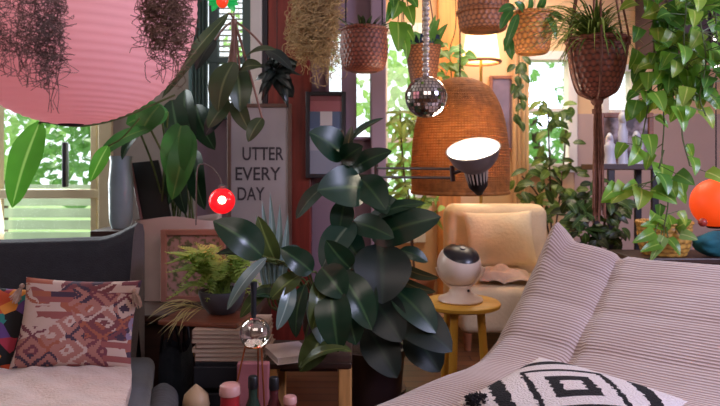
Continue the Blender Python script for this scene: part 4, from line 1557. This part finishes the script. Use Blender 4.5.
# macrame pot with a long tassel
Y = 2.25
c = P(597, 97, Y)
h = S(56, Y)
r = S(29, Y)
t = thing('macrame_planter', 'reddish woven pot in a macrame hanger with a long brown tassel', 'planter', c)
mb = weave(MB(), c, [(r * .35, 0), (r * .62, h * .10), (r * .85, h * .45), (r * .97, h * .85), (r * 1.0, h)], 17, 46, .03)
ring(mb, c + V((0, 0, h)), r, .009, 0, 40, .3)
mb.build('pot', m_wick, t)
m_mac = mat('brown_macrame', '#7a4f40', .9, .3, 60)
mb = MB()
for i in range(6):
    a = .3 + i * PI / 3
    pts = [c + V((math.cos(a) * r * k, math.sin(a) * r * k, h * z)) for k, z in ((.1, -.06), (.45, .02), (.72, .12), (.93, .45), (1.05, .85), (1.08, 1.0))]
    a2 = a
    pts += [c + V((math.cos(a) * r * .6, math.sin(a) * r * .6, h + .25)), c + V((0, 0, h + .55))]
    mb.tube(spline(pts, 4), .004, 6)
mb.tube([c + V((0, 0, h + .55)), V((c.x, c.y, ZC))], .005, 6)
mb.ball(c + V((0, 0, -.012)), .022, 0, 14, 8)
mb.build('hanger', m_mac, t)
mb = MB()
for i in range(60):
    a = rnd.uniform(0, 6.28)
    rr = rnd.uniform(.002, .017)
    top = c + V((math.cos(a) * rr * .5, math.sin(a) * rr * .5, -.01))
    ln = S(rnd.uniform(95, 122), Y)
    pts = [top + V((math.cos(a) * rr * (.3 + .9 * k / 7) + rnd.uniform(-.0025, .0025), math.sin(a) * rr * (.3 + .9 * k / 7), -ln * k / 7)) for k in range(8)]
    mb.tube(pts, .0026, 5)
for z in (-.045, -.05, -.055):
    ring(mb, c + V((0, 0, z)), .013, .004, 0, 16)
mb.build('tassel', m_mac, t)
MB().lathe([(0, h * .9), (r * .9, h * .92), (0, h * .97)], c, 24).build('soil', m_soil, t)
m_grass = leafmat('spider_plant_leaf', '#7f9440', '#c3c67a', .45, .35)
m_grass2 = leafmat('spider_plant_dark', '#4d6a2c', '#8d9d55', .45, .3)
lb = MB()
for k in range(380):
    a = rnd.uniform(0, 2 * PI)
    b0 = c + V((math.cos(a) * r * .4 * rnd.random(), math.sin(a) * r * .4 * rnd.random(), h * .95))
    rr = rnd.uniform(.08, .30) * (.45 if math.cos(a) > .3 else 1)
    zz = rnd.uniform(-.08, .14)
    e = b0 + V((math.cos(a) * rr, math.sin(a) * rr * .8, zz))
    lb.leaf(b0, e, rnd.uniform(.004, .009), V((-math.cos(a) * .3, -math.sin(a) * .3, 1)), rnd.uniform(.15, .4), .2, 'strap', rnd.choice((0, 0, 1)), 8, 2)
lb.build('foliage', [m_grass, m_grass2], t)

# ---------------------------------------------------------------- disco ball on its bead chain
Y = 2.35
c = P(426, 97, Y)
r = S(21, Y)
t = thing('disco_ball', 'mirrored disco ball hanging on a silver bead chain', 'ornament', c - V((0, 0, r)))
m_mir, nt, b, out = newmat('mirror_tiles')
b.inputs['Metallic'].default_value = 1
b.inputs['Roughness'].default_value = .08
tc = N(nt, 'ShaderNodeTexCoord')
wn = N(nt, 'ShaderNodeTexNoise')
wn.inputs['Scale'].default_value = 25
nt.links.new(tc.outputs['Object'], wn.inputs['Vector'])
nt.links.new(mixc(nt, wn.outputs[0], (.55, .5, .5, 1), (.95, .9, .88, 1)), b.inputs['Base Color'])
mb = MB()
rows = 18
for j in range(rows):
    th0, th1 = PI * j / rows + .012, PI * (j + 1) / rows - .012
    nn_ = max(4, int(2 * rows * math.sin((th0 + th1) / 2)))
    for i in range(nn_):
        p0, p1 = 2 * PI * i / nn_ + .02, 2 * PI * (i + 1) / nn_ - .02
        q = len(mb.v)
        for th, ph in ((th0, p0), (th0, p1), (th1, p1), (th1, p0)):
            mb.v.append(c + V((math.sin(th) * math.cos(ph), math.sin(th) * math.sin(ph), math.cos(th))) * r)
        mb.face((q, q + 1, q + 2, q + 3)[::-1])
mb.build('mirror_tile_shell', m_mir, t, smooth=False)
MB().ball(c, r * .985, 0, 32, 20).build('core', mat('grout_grey', '#4b4040', .6, .2), t)
mb = MB()
z = c.z + r + .006
k = 0
while z < P(0, -20, Y).z:
    mb.ball((c.x + (0 if k % 2 else .0), Y, z), .0125 + .003 * (k % 2), 0, 12, 8, (1, 1, .75))
    z += .0185
    k += 1
mb.tube([(c.x, Y, z), (c.x, Y, ZC)], .002, 5)
mb.build('bead_chain', mat('silver_beads', '#c9bdb6', .25, .15, 30, metal=.6), t)

# ---------------------------------------------------------------- rattan shade, lampshade
Y = 3.75
c = P(460, 206, Y)
t = thing('rattan_pendant', 'large bell shaped rattan lampshade glowing orange behind the spot bulb', 'lamp', c)
pts = spline([V((S(w, Y), S(206 - y, Y), 0)) for w, y in [(47.5, 192), (48, 176), (47.5, 150), (44, 124), (38, 104), (28, 88), (13, 80), (2, 79)]], 5)
m_rat = mat('orange_rattan', '#a9682f', .6, .3, 30, transl=.2)
NS = 96
mb = MB()
for i in range(NS):
    a = 2 * PI * i / NS
    mb.tube([c + V((p.x * math.cos(a), p.x * math.sin(a), p.y)) for p in pts[::2]], .0042, 4, cap=False)
mb.build('rib', m_rat, t)
mb = MB()
for k, p in enumerate(pts):
    if p.x > .03:
        ring(mb, c + V((0, 0, p.y)), p.x, .0055, 0, 48)
        if k + 1 < len(pts) and pts[k + 1].x > .03:
            q = p.lerp(pts[k + 1], .5)
            ring(mb, c + V((0, 0, q.y)), q.x, .0045, 0, 48)
ring(mb, c + V((0, 0, pts[0].y)), pts[0].x, .012)
mb.build('weaver_hoop', m_rat, t)
MB().lathe([(p.x * .95 + .0005, p.y - .004) for p in pts[1:]], c, 48).build('liner', mat('orange_liner', '#b98252', .8, .2, 9, transl=.45), t)
lq = c + V((.03, -.04, S(98, Y)))
MB().ball(lq, .045, 0, 20, 12).build('bulb', mat('warm_bulb', '#ffb060', .3, 0, emis=6, ecol='#ff9a40'), t)
MB().tube([c + V((0, 0, pts[-1].y)), V((c.x, c.y, ZC))], .004, 6).build('cord', m_cordblack, t)

q = P(481, 62, 4.55)
t = thing('floor_lamp', 'floor lamp with a glowing cream shade below the top basket', 'lamp', (q.x, 4.55, 0))
w = S(19, 4.55)
hh = S(34, 4.55)
MB().lathe([(w, 0), (w * .74, hh)], q, 36).v
mb = MB()
mb.grid(lambda u, v: q + V((math.cos(2 * PI * u) * w * (1 - .26 * v), math.sin(2 * PI * u) * w * (1 - .26 * v), hh * v)), 40, 6, closeu=True)
mb.build('lamp_shade', mat('cream_glow_shade', '#f6dcae', .8, .05, 5, emis=1.2, ecol='#ffd9a0', transl=.4), t)
mb = MB()
ring(mb, q, w, .012)
mb.build('trim_ring', m_midwood, t)
MB().tube([(q.x, q.y, .02), (q.x, q.y, q.z + hh * .4)], .011, 10).build('pole', mat('brass', '#a8843c', .35, .1, metal=.7), t)
MB().lathe([(0, 0), (.13, 0), (.13, .015), (.02, .03), (0, .03)], (q.x, q.y, 0), 30).build('base', m_darkwood, t)

# ---------------------------------------------------------------- spot lamp with double arm
Y = 2.55
fcn = P(473, 149, Y)
axs = V((-.20, -.40, .90)).normalized()
t = thing('spot_lamp', 'grey adjustable lamp with glowing spot bulb tilted upward on a long dark arm', 'lamp', (P(374, 0, 3.0).x, 3.0, 0))
R = S(27.5, Y)
m_hou = mat('grey_housing', '#776d71', .4, .1, 8)
mb = MB().lathe([(R * .30, -.165), (R * .34, -.10), (R * .62, -.075), (R * .82, -.05), (R * .97, -.008), (R, 0), (R * .95, .003), (R * .9, -.006), (R * .3, -.03), (0, -.032)], fcn, 40, 0, axs)
hd = mb.build('lamp_head', m_hou, t)
MB().lathe([(R * .93, -.004), (R * .6, .010), (R * .3, .015), (0, .017)], fcn, 40, 0, axs).build('lens', mat('lit_lens', '#fff2dc', .3, 0, emis=9, ecol='#fff0d8'), hd)
mb = MB()
qd = V((0, 0, 1)).rotation_difference(axs)
for i in range(18):
    a = 2 * PI * i / 18
    p0 = fcn + qd @ V((R * .42 * math.cos(a), R * .42 * math.sin(a), -.09))
    p1 = fcn + qd @ V((R * .33 * math.cos(a), R * .33 * math.sin(a), -.15))
    mb.tube([p0, p1], .0042, 6)
mb.build('cooling_fin', mat('pale_fin', '#cfc4c0', .4), hd)
mb = MB().lathe([(0, -.205), (R * .12, -.205), (R * .2, -.19), (R * .36, -.165), (R * .42, -.085), (R * .40, -.083), (0, -.083)], fcn, 30, 0, axs)
mb.build('socket', m_black, hd)
m_arm = mat('dark_brown_metal', '#3d2526', .35, .2, 20)
e0, e1 = P(376, 168, 3.0), P(376, 177, 3.0)
h0 = fcn + axs * -.075
mb = MB()
k0, k1 = P(452, 169, Y + .10), P(453, 178, Y + .10)
mb.tube([e0, k0], .006, 10)
mb.tube([e1, k1], .006, 10)
mb.tube([k0 + V((0, 0, .014)), k1 - V((0, 0, .014))], .011, 10)
mb.tube([k0.lerp(k1, .5), h0], .008, 8)
mb.tube([e0 + V((0, 0, .02)), e1 - V((0, 0, .02))], .011, 10)
mb.build('arm', m_arm, t)
MB().tube([(e0.x, 3.0, .02), (e0.x, 3.0, e1.z - .01)], .009, 10).build('pole', m_arm, t)
MB().lathe([(0, 0), (.14, 0), (.14, .012), (.02, .025), (0, .025)], (e0.x, 3.0, 0), 30).build('base', m_arm, t)

# ---------------------------------------------------------------- far plants
def bush(name, label, pot, Y, leaves, mats, stems, m_pot, ph=.24, pr_=.14, dy_=.18):
    x = P(pot[0], 0, Y).x
    t = thing(name, label, 'plant', (x, Y, 0))
    lb, sb = MB(), MB()
    rt = V((x, Y, ph))
    for st_ in stems:
        sb.tube(spline([rt] + [P(px, py, Y + dy) for px, py, dy in st_], 6), .006, 6)
    for (x0, x1, y0, y1, n, ln, w, sh) in leaves:
        for _ in range(n):
            px, py = rnd.uniform(x0, x1), rnd.uniform(y0, y1)
            q = P(px, py, Y + rnd.uniform(-dy_, dy_))
            a = rnd.uniform(0, 6.28)
            e = q + V((math.cos(a) * .8, math.sin(a) * .5, rnd.uniform(-.9, .1))).normalized() * ln * rnd.uniform(.7, 1.2)
            lb.leaf(q, e, w * rnd.uniform(.7, 1.2), (rnd.uniform(-.5, .5), -1, .7), .12, .2, sh, rnd.randrange(len(mats)), 6, 2)
    lb.build('foliage', mats, t)
    sb.build('stem', m_brownstem, t)
    MB().lathe([(0, 0), (pr_ * .75, 0), (pr_, ph), (pr_ * 1.05, ph), (pr_ * 1.05, ph + .03), (pr_ * .92, ph + .03), (pr_ * .9, ph - .02), (0, ph - .02)], (x, Y, 0), 28).build('pot', m_pot, t)
    return t


m_pl1 = leafmat('weeping_fig_leaf', '#6b8a3c', '#a0b566', .4, .35)
m_pl2 = leafmat('weeping_fig_dark', '#3f5a26', '#7a9050', .4, .3)
bush('weeping_fig', 'tall leafy potted tree in front of the small bright far window', (554, 0), 4.6,
     [(532, 574, 100, 140, 24, .12, .055, 'oval'), (514, 558, 168, 200, 26, .12, .055, 'oval'), (534, 578, 140, 215, 42, .12, .055, 'oval'), (532, 572, 205, 250, 46, .12, .055, 'oval')],
     [m_pl1, m_pl2], [[(552, 250, 0), (550, 180, 0), (548, 110, 0)], [(552, 250, 0), (540, 200, 0), (522, 176, -.05)], [(553, 250, 0), (562, 180, 0), (566, 130, 0)]], mat('stone_pot', '#8a7a6a', .8, .2))
bush('leafy_shrub', 'dark bushy plant behind the corduroy sofa below the tassel', (594, 0), 3.36,
     [(568, 622, 196, 246, 110, .09, .042, 'oval'), (574, 610, 180, 215, 30, .09, .04, 'oval')], [m_pl2, leafmat('deep_olive', '#2d3a1e', '#5a6a38', .4, .2)],
     [[(590, 250, 0), (585, 200, 0)], [(600, 250, 0), (608, 205, 0)]], mat('black_pot', '#1d1a18', .5, .2), pr_=.12, dy_=.08)
t = bush('window_palm', 'soft pale green plant by the narrow window behind the spot lamp arm', (415, 0), 4.5,
         [(388, 420, 108, 140, 40, .16, .03, 'lance'), (392, 440, 180, 215, 60, .14, .035, 'lance'), (385, 412, 150, 180, 20, .14, .03, 'lance')], [m_lime, m_pl1],
         [[(412, 230, 0), (408, 190, 0)], [(410, 230, 0), (402, 150, 0), (400, 110, 0)]], mat('clay_pot', '#a4653f', .8, .2))
t = thing('climbing_vine', 'light green vine trailing beside the honey coloured post', 'plant', P(444, 70, 4.2))
lb, sb = MB(), MB()
for k in range(34):
    q = P(rnd.uniform(440, 466), rnd.uniform(44, 84), 4.2 + rnd.uniform(-.08, .08))
    lb.leaf(q, q + V((rnd.uniform(-1, 1), -.4, rnd.uniform(-1, .2))).normalized() * .085, .065, (rnd.uniform(-.5, .5), -1, .5), .1, .2, 'heart', rnd.choice((0, 1)), 6, 4)
sb.tube(spline([V((P(452, 0, 4.2).x, 4.2, ZC)), P(456, 20, 4.2), P(450, 50, 4.2), P(452, 84, 4.2)], 6), .004, 6)
lb.build('foliage', [m_lime2, m_pl1], t)
sb.build('stem', m_stem, t)
t = thing('hanging_vine', 'thin dark leaved vine hanging in front of the pale curtain', 'plant', P(519, 110, 4.2))
lb, sb = MB(), MB()
for k in range(26):
    q = P(519 + rnd.uniform(-6, 6), rnd.uniform(30, 122), 4.2 + rnd.uniform(-.05, .05))
    lb.leaf(q, q + V((rnd.uniform(-1, 1), -.4, -1)).normalized() * .085, .045, (rnd.uniform(-.5, .5), -1, .5), .1, .2, 'oval', 0, 6, 4)
sb.tube([V((P(519, 0, 4.2).x, 4.2, ZC)), P(519, 60, 4.2), P(518, 122, 4.2)], .004, 6)
lb.build('foliage', m_pl2, t)
sb.build('stem', m_stem, t)


def curtain(name, label, px0, px1, Y, m, z0, z1, waves, amp=.02):
    a, b = P(px0, 0, Y).x, P(px1, 0, Y).x
    mb = MB().grid(lambda u, v: V((a + (b - a) * u, Y + amp * math.sin(u * waves * 2 * PI), z0 + (z1 - z0) * v)), waves * 10, 6)
    return tag(mb.build(name, m), label, 'curtain')


curtain('curtain', 'pale peach curtain left of the small far window', 512, 529, YFAR - .07, mat('peach_voile', '#e6c9a4', .9, .06, transl=.3), .1, 2.3, 4)
curtain('curtain', 'narrow teal grey curtain at the left edge of the teal window', 190, 208, YB - .07, mat('teal_voile', '#6f8788', .9, .15, transl=.35), P(0, 128, YB).z, 2.3, 5, .015)
# venetian blind in the teal window
bl = thing('venetian_blind', 'white slatted blind inside the narrow teal window', 'blind', P(225, 104, YB - .02))
mb = MB()
x0, x1 = P(216, 0, YB).x, W2[1] - .02
z = W2[2] + .04
while z < 2.28:
    mb.box((x0, YB + .045, z), (x1, YB + .066, z + .0035), mtx=Matrix.Translation(V((0, YB, z))) @ Matrix.Rotation(.5, 4, 'X') @ Matrix.Translation(V((0, -YB, -z))))
    z += .03
mb.build('slat', mat('white_slat', '#d8dcd8', .5, .05), bl, smooth=False)
mb = MB()
for x in (x0 + .03, x1 - .03):
    mb.tube([(x, YB + .045, W2[2] + .03), (x, YB + .045, 2.28)], .0015, 5)
mb.build('cord', m_white, bl)

# ---------------------------------------------------------------- right side shelf and its things
Y = 3.75
sz_ = P(0, 164, Y).z
x0, x1 = P(596, 0, Y).x, P(664, 0, Y).x
t = thing('console_table', 'narrow dark console table behind the macrame tassel', 'table', ((x0 + x1) / 2, Y + .1, 0))
MB().box((x0, Y - .02, sz_ - .035), (x1, Y + .26, sz_), 0, .005).build('table_top', m_darkwood, t, smooth=False)
for px in (611, 655):
    for yy in (Y, Y + .23):
        x = P(px, 0, Y).x
        MB().box((x - .02, yy - .01, 0), (x + .02, yy + .015, sz_ - .0355), 0, .003).build('leg', m_black, t, smooth=False)
m_phot, nt, b, out = newmat('grey_photo')
tc = N(nt, 'ShaderNodeTexCoord')
vz = N(nt, 'ShaderNodeTexNoise')
vz.inputs['Scale'].default_value = 4
nt.links.new(tc.outputs['UV'], vz.inputs['Vector'])
cr = N(nt, 'ShaderNodeValToRGB')
for i, (p, c_) in enumerate([(.38, '#4b3a38'), (.5, '#8a7472'), (.6, '#a8969a')]):
    e = cr.color_ramp.elements[i] if i < 2 else cr.color_ramp.elements.new(p)
    e.position, e.color = p, lin(c_)
nt.links.new(vz.outputs[0], cr.inputs[0])
nt.links.new(cr.outputs[0], b.inputs['Base Color'])
root, *_r = frame_thing('framed_picture', 'brown framed grey picture standing on the dark console table', 598, 652, 113, 163.5, Y + .22, m_midwood, m_phot, .03)
m_stat = mat('white_ceramic', '#c9ccd6', .4, .06, 6)
for px, top, lab, rr, hb in ((623, 108, 'slender white robed figurine in front of the picture on the console', .026, 1), (610, 132, 'short pale figurine at the left end of the console', .03, .8), (637, 130, 'squat white figurine right of the robed one on the console', .034, .8)):
    q = P(px, 164, Y + .08)
    q.z = sz_ + .001
    hh = S(164 - top, Y)
    t = thing('figurine', lab, 'figurine', q, 'ceramic figurines on the console table')
    MB().lathe([(0, 0), (rr * 1.25, 0), (rr * 1.15, .012), (rr * .95, hh * .25), (rr * 1.05, hh * .45), (rr * 1.1, hh * .58), (rr * .6, hh * .70), (rr * .35, hh * .745), (0, hh * .75)], q, 20, sy=.8).build('robe', m_stat, t)
    MB().ball(q + V((0, -.004, hh * .84)), hh * .105, 0, 16, 10, (.8, .85, 1)).build('head', m_stat, t)
    MB().lathe([(rr * .75, hh * .60), (rr * .8, hh * .75), (rr * .62, hh * .88), (rr * .3, hh * .985), (0, hh)], q + V((0, .008, 0)), 18, sy=.8).build('veil', m_stat, t)

# dark sideboard behind the corduroy sofa
Y = 3.15
t = thing('sideboard', 'dark low sideboard against the right behind the corduroy sofa', 'cabinet', (P(665, 0, Y).x, Y + .15, 0))
sbz = P(0, 256, 2.95).z
x0, x1 = P(610, 0, Y).x, 2.6
MB().box((x0, 2.88, sbz - .03), (x1, 3.18, sbz), 0, .006).build('worktop', m_darkwood, t, smooth=False)
MB().box((x0 + .02, 2.92, .0), (x1 - .02, 3.16, sbz - .0305), 0, .004).build('carcass', m_black, t, smooth=False)
for k in range(3):
    xx = x0 + .03 + k * (x1 - x0 - .06) / 3
    d = MB().box((xx, 2.90, .09), (xx + (x1 - x0 - .06) / 3 - .01, 2.918, sbz - .05), 0, .003).build('door', m_darkwood, t, smooth=False)
    MB().ball((xx + .05, 2.893, sbz - .2), .012, 0, 12, 8).build('knob', m_black, d)
# orange globe
q = P(716, 203, 3.05)
t = thing('orange_globe', 'glowing orange red round lantern at the right edge above the sideboard', 'lantern', (q.x, 3.05, q.z - .12))
RR = S(24, 3.05)
mb = MB().grid(lambda u, v: q + V((math.cos(2 * PI * u) * math.sin(PI * v) * RR, math.sin(2 * PI * u) * math.sin(PI * v) * RR, -math.cos(PI * v) * RR * 1.02)) * 1.0, 40, 24, closeu=True)
mb.build('shade', mat('orange_paper', '#f0541c', .5, .08, 5, emis=.55, ecol='#ff4a10'), t)
MB().lathe([(.035, -RR * 1.05), (.045, -RR * .98), (.03, -RR * .9)], q, 20).build('base', m_black, t)
MB().tube([q + V((0, 0, RR)), V((q.x, q.y, ZC))], .003, 6).build('cord', m_cordblack, t)
# woven yellow planter with pothos
q = P(664, 256, 3.0)
q.z = sbz + .001
t = thing('woven_planter', 'yellow woven planter with a leafy pothos on the sideboard', 'planter', q)
hh, rr = S(32, 3.0), S(25, 3.0)
mb = weave(MB(), q, [(rr * .8, 0), (rr * .95, hh * .3), (rr, hh * .7), (rr * 1.02, hh)], 7, 30, .03)
ring(mb, q + V((0, 0, hh)), rr * 1.02, .008, 0, 40, .2)
mb.build('pot', wickmat('yellow_seagrass', '#d8a44e', '#6a4618'), t)
MB().lathe([(0, hh * .85), (rr * .9, hh * .88), (0, hh * .95)], q, 20).build('soil', m_soil, t)
lb, sb = MB(), MB()
for bx, by, tx, ty, w, Y_ in [(655, 232, 632, 243, 14, 2.75), (664, 236, 650, 262, 12, 2.78), (668, 224, 652, 218, 16, 2.85), (672, 230, 668, 214, 16, 2.9), (676, 228, 692, 220, 14, 2.88), (668, 238, 680, 256, 13, 2.8), (662, 226, 640, 226, 13, 2.85), (680, 234, 698, 240, 13, 2.85), (660, 244, 640, 252, 13, 2.75)]:
    stem_leaf(lb, sb, q + V((0, 0, hh * .9)), P(bx, by, Y_), P(tx, ty, Y_ - .04), S(w, Y_), 'heart', .1, .2, rnd.choice((0, 1)), (rnd.uniform(-.4, .4), -1, .6), .003, .03)
lb.build('foliage', [m_poth, leafmat('pothos_pale', '#86a85a', '#c5d58c', .35, .4)], t)
sb.build('stem', m_stem, t)
# teal pot
q = P(718, 262, 2.94)
q.z = sbz + .001
t = thing('fabric_bundle', 'teal patterned fabric bundle on the sideboard under the orange lantern', 'bundle', q)
mb = MB()


def bundle(u, v):
    a = 2 * PI * u
    rr = .085 * math.sin(PI * (.08 + .9 * v)) ** .6
    rr *= 1 + .16 * noise.noise(V((math.cos(a) * 1.8, math.sin(a) * 1.8, v * 4)))
    return q + V((math.cos(a) * rr * 1.3, math.sin(a) * rr * .7, .115 * v + .002))


mb.grid(bundle, 40, 16, closeu=True)
mb.build('cloth', mat('teal_cloth', '#1d6470', .8, .5, 14), t)
mb = MB().ball(q + V((-.07, -.0, .155)), .02, 0, 14, 8)
tag(mb.build('red_ornament', mat('red_ceramic', '#a83a30', .4, .1)), 'tiny red round ornament beside the orange lantern', 'ornament')

# ---------------------------------------------------------------- big trailing pothos at the right
t = thing('trailing_pothos', 'large bright green pothos trailing down the right side of the room', 'plant', P(665, 60, 2.05))
lb, sb = MB(), MB()
vines = [[(652, -40), (658, 20), (660, 70), (664, 120), (662, 165), (668, 200), (664, 228)],
         [(664, -40), (676, 10), (684, 50), (690, 95), (682, 130), (690, 166)],
         [(690, -40), (700, 20), (706, 60), (700, 96), (706, 116)],
         [(650, -40), (652, 10), (654, 50), (652, 84), (644, 128), (640, 146)],
         [(668, -40), (668, 30), (674, 80), (672, 104)],
         [(715, -40), (716, 20), (718, 64), (712, 88)],
         [(682, -40), (686, 5), (684, 40), (688, 70)],
         [(664, 150), (655, 178), (640, 185), (632, 192)]]
for vn in vines:
    Y = 2.05 + rnd.uniform(-.12, .10)
    pts = spline([P(x, y, Y) for x, y in vn], 8)
    sb.tube(pts, .0025, 5)
    for k in range(4, len(pts), 2):
        if pts[k].z > P(0, -30, Y).z:
            continue
        dens = 2 if pts[k].z > P(0, 100, Y).z else (1 if rnd.random() < .5 else 0)
        for _ in range(dens):
            a = rnd.uniform(0, 2 * PI)
            pb = pts[k] + V((math.cos(a) * .05, math.sin(a) * .04, rnd.uniform(-.03, .03)))
            sb.tube([pts[k], pb], .0016, 4)
            ln = rnd.uniform(.05, .088)
            e = pb + V((math.cos(a) * .5, math.sin(a) * .3 - .25, rnd.uniform(-1.2, -.1))).normalized() * ln
            lb.leaf(pb, e, ln * rnd.uniform(.62, .8), (rnd.uniform(-.6, .6), -1, rnd.uniform(.1, .9)), .12, .2, 'heart', rnd.choice((0, 0, 1, 2)), 8, 4)
for bx, by, tx, ty, w in [(662, 164, 660, 188, 22), (678, 176, 684, 196, 16), (640, 148, 628, 166, 18), (648, 134, 652, 158, 16), (676, 106, 684, 132, 18), (654, 92, 664, 112, 18), (638, 184, 622, 190, 12), (634, 192, 646, 200, 12)]:
    lb.leaf(P(bx, by, 2.0), P(tx, ty, 1.96), S(w, 2.0), (rnd.uniform(-.3, .3), -1, .4), .1, .18, 'heart', 0, 10, 6)
lb.build('foliage', [m_poth, m_poth2, leafmat('pothos_yellow', '#8aa83c', '#c9d070', .35, .45)], t)
sb.build('stem', m_stem, t)
q = P(664, -62, 2.05)
MB().lathe([(0, 0), (.08, 0), (.11, .12), (.115, .13), (.1, .13), (0, .11)], q, 28).build('pot', mat('hanging_clay', '#8a5a40', .7, .2), t)
hang(t, q, .11, .13, q + V((0, 0, .4)), 3)

# dark wall cupboard and bulbs at the top right
a, b_ = P(672, 44, 4.4), P(760, -30, 4.4)
t = thing('wall_cupboard', 'dark cupboard hung high on the far wall at the top right', 'cabinet', ((a.x + b_.x) / 2, 4.7, a.z))
MB().box((a.x, 4.5, a.z), (b_.x, YFAR - .005, b_.z), 0, .006).build('carcass', mat('dusky_cupboard', '#3d3038', .6, .2), t, smooth=False)
for k in range(2):
    xx = a.x + .01 + k * (b_.x - a.x) / 2
    d = MB().box((xx, 4.475, a.z + .02), (xx + (b_.x - a.x) / 2 - .02, 4.498, b_.z - .02), 0, .004).build('door', mat('dusky_door', '#46363c', .6, .2), t, smooth=False)
    MB().ball((xx + .04, 4.465, a.z + .08), .012, 0, 10, 6).build('knob', m_black, d)
sl = thing('string_light', 'string of small white bulbs hanging at the far right edge', 'light string', P(716, 38, 2.5))
MB().tube([V((P(717, 0, 2.5).x, 2.5, ZC)), P(717, 30, 2.5), P(716, 66, 2.5)], .002, 5).build('wire', m_cordblack, sl)
for py in (38, 66):
    MB().ball(P(716, py, 2.49), .011, 0, 12, 8).build('bulb', mat('small_white_bulb', '#fff4e8', .3, 0, emis=3), sl)

# floor things at the left: dark bag and beige round
q = P(174, 0, 2.5)
t = thing('fabric_bag', 'dark blue slouchy bag on the floor between sofa and crate', 'bag', (q.x, 2.52, 0))


def bag(u, v):
    a = 2 * PI * u
    rr = (.115 - .02 * v) * (1 + .1 * noise.noise(V((math.cos(a) * 2, math.sin(a) * 2, v * 3)))) * (math.sin(PI * min(1, .12 + v * .55)) ** .4)
    return V((q.x + math.cos(a) * rr * .62, 2.52 + math.sin(a) * rr * .85, .002 + .34 * v + .015 * math.sin(3 * a) * v))


MB().grid(bag, 40, 20, closeu=True).build('body', mat('dark_blue_canvas', '#1c2430', .9, .35, 14, .4, 90), t)
for s in (-1, 1):
    MB().tube(spline([(q.x - .04, 2.52 + s * .06, .33), (q.x - .02, 2.52 + s * .075, .43), (q.x + .02, 2.52 + s * .075, .43), (q.x + .04, 2.52 + s * .06, .33)], 6), .006, 8).build('handle', m_black, t)
q = P(196, 402, 2.10)
t = thing('gourd', 'round beige gourd at the bottom edge left of the red jar', 'gourd', (q.x, 2.10, 0))
rr = .045
st_h = q.z - rr
MB().lathe([(0, 0), (.05, 0), (.042, .01), (.03, st_h * .4), (.028, st_h * .9), (.04, st_h), (0, st_h)], (q.x, 2.10, 0), 24).build('stand', m_darkwood, t)
MB().lathe([(0, st_h + .001), (rr * .6, st_h + .004), (rr, st_h + .035), (rr * .85, st_h + .07), (rr * .4, st_h + .09), (rr * .15, st_h + .1), (0, st_h + .105)], (q.x, 2.10, 0), 28).build('body', mat('beige_gourd', '#b99a78', .5, .15, 8), t)

# ---------------------------------------------------------------- lights
def area(name, loc, target, size, energy, col, sy=None):
    l = bpy.data.lights.new(name, 'AREA')
    l.energy, l.color, l.size = energy, col, size
    if sy:
        l.shape, l.size_y = 'RECTANGLE', sy
    o = bpy.data.objects.new(name, l)
    C.objects.link(o)
    o.location = loc
    o.rotation_euler = (V(target) - V(loc)).to_track_quat('-Z', 'Y').to_euler()
    return o


def point(name, loc, energy, col, r=.05):
    l = bpy.data.lights.new(name, 'POINT')
    l.energy, l.color, l.shadow_soft_size = energy, col, r
    o = bpy.data.objects.new(name, l)
    C.objects.link(o)
    o.location = loc
    return o


sun = bpy.data.lights.new('sun', 'SUN')
sun.energy, sun.angle, sun.color = 3.6, .05, (1, .95, .85)
so_ = bpy.data.objects.new('sun', sun)
C.objects.link(so_)
so_.rotation_euler = (math.radians(-35), math.radians(-20), 0)
area('window_daylight', (-2.0, YB - .12, 1.4), (-.6, 0, .6), .95, 42, (.9, .97, 1), 1.5)
area('right_lavender_fill', (2.5, .9, 1.9), (1.4, 2.1, .6), .8, 70, (.66, .68, 1), .8)  # unseen lavender lamp added to light the corduroy sofa; no window here
area('ceiling_fill', (.1, .2, 2.45), (.0, 1.9, .7), 1.6, 25, (1, .84, .78))  # general fill added under the ceiling, no fixture
area('far_room_light', (1.0, 4.2, 2.45), (.9, 4.2, 0), 1.2, 34, (1, .82, .64))
point('rattan_bulb', lq + V((.0, -.02, -.0)), 75, (1, .55, .2), .05)
point('floor_lamp_bulb', P(481, 50, 4.55), 10, (1, .75, .45), .06)
point('spot_glow', fcn + axs * .06, 6, (1, .85, .65), .06)
point('red_glow', P(222, 201, 2.6) + V((0, -.08, 0)), .8, (1, .1, .1), .04)

w = bpy.data.worlds.new('sky')
bpy.context.scene.world = w
w.use_nodes = True
nt = w.node_tree
bg = nt.nodes['Background']
bg.inputs[0].default_value = (.86, .95, 1, 1)
bg.inputs[1].default_value = 1.9

# ---------------------------------------------------------------- camera
cam = bpy.data.cameras.new('camera')
co = bpy.data.objects.new('camera', cam)
C.objects.link(co)
co.location = (0, 0, HC)
co.rotation_euler = (PI / 2, 0, 0)
cam.sensor_width = 36
cam.lens = 36 * F / 720
cam.shift_y = -(203 - HY) / 720
cam.clip_start = .05
cam.dof.use_dof = True
cam.dof.focus_distance = 1.95
cam.dof.aperture_fstop = 4.5
sc = bpy.context.scene
sc.camera = co
sc.view_settings.view_transform = 'Standard'
sc.view_settings.look = 'None'
sc.cycles.use_denoising = True
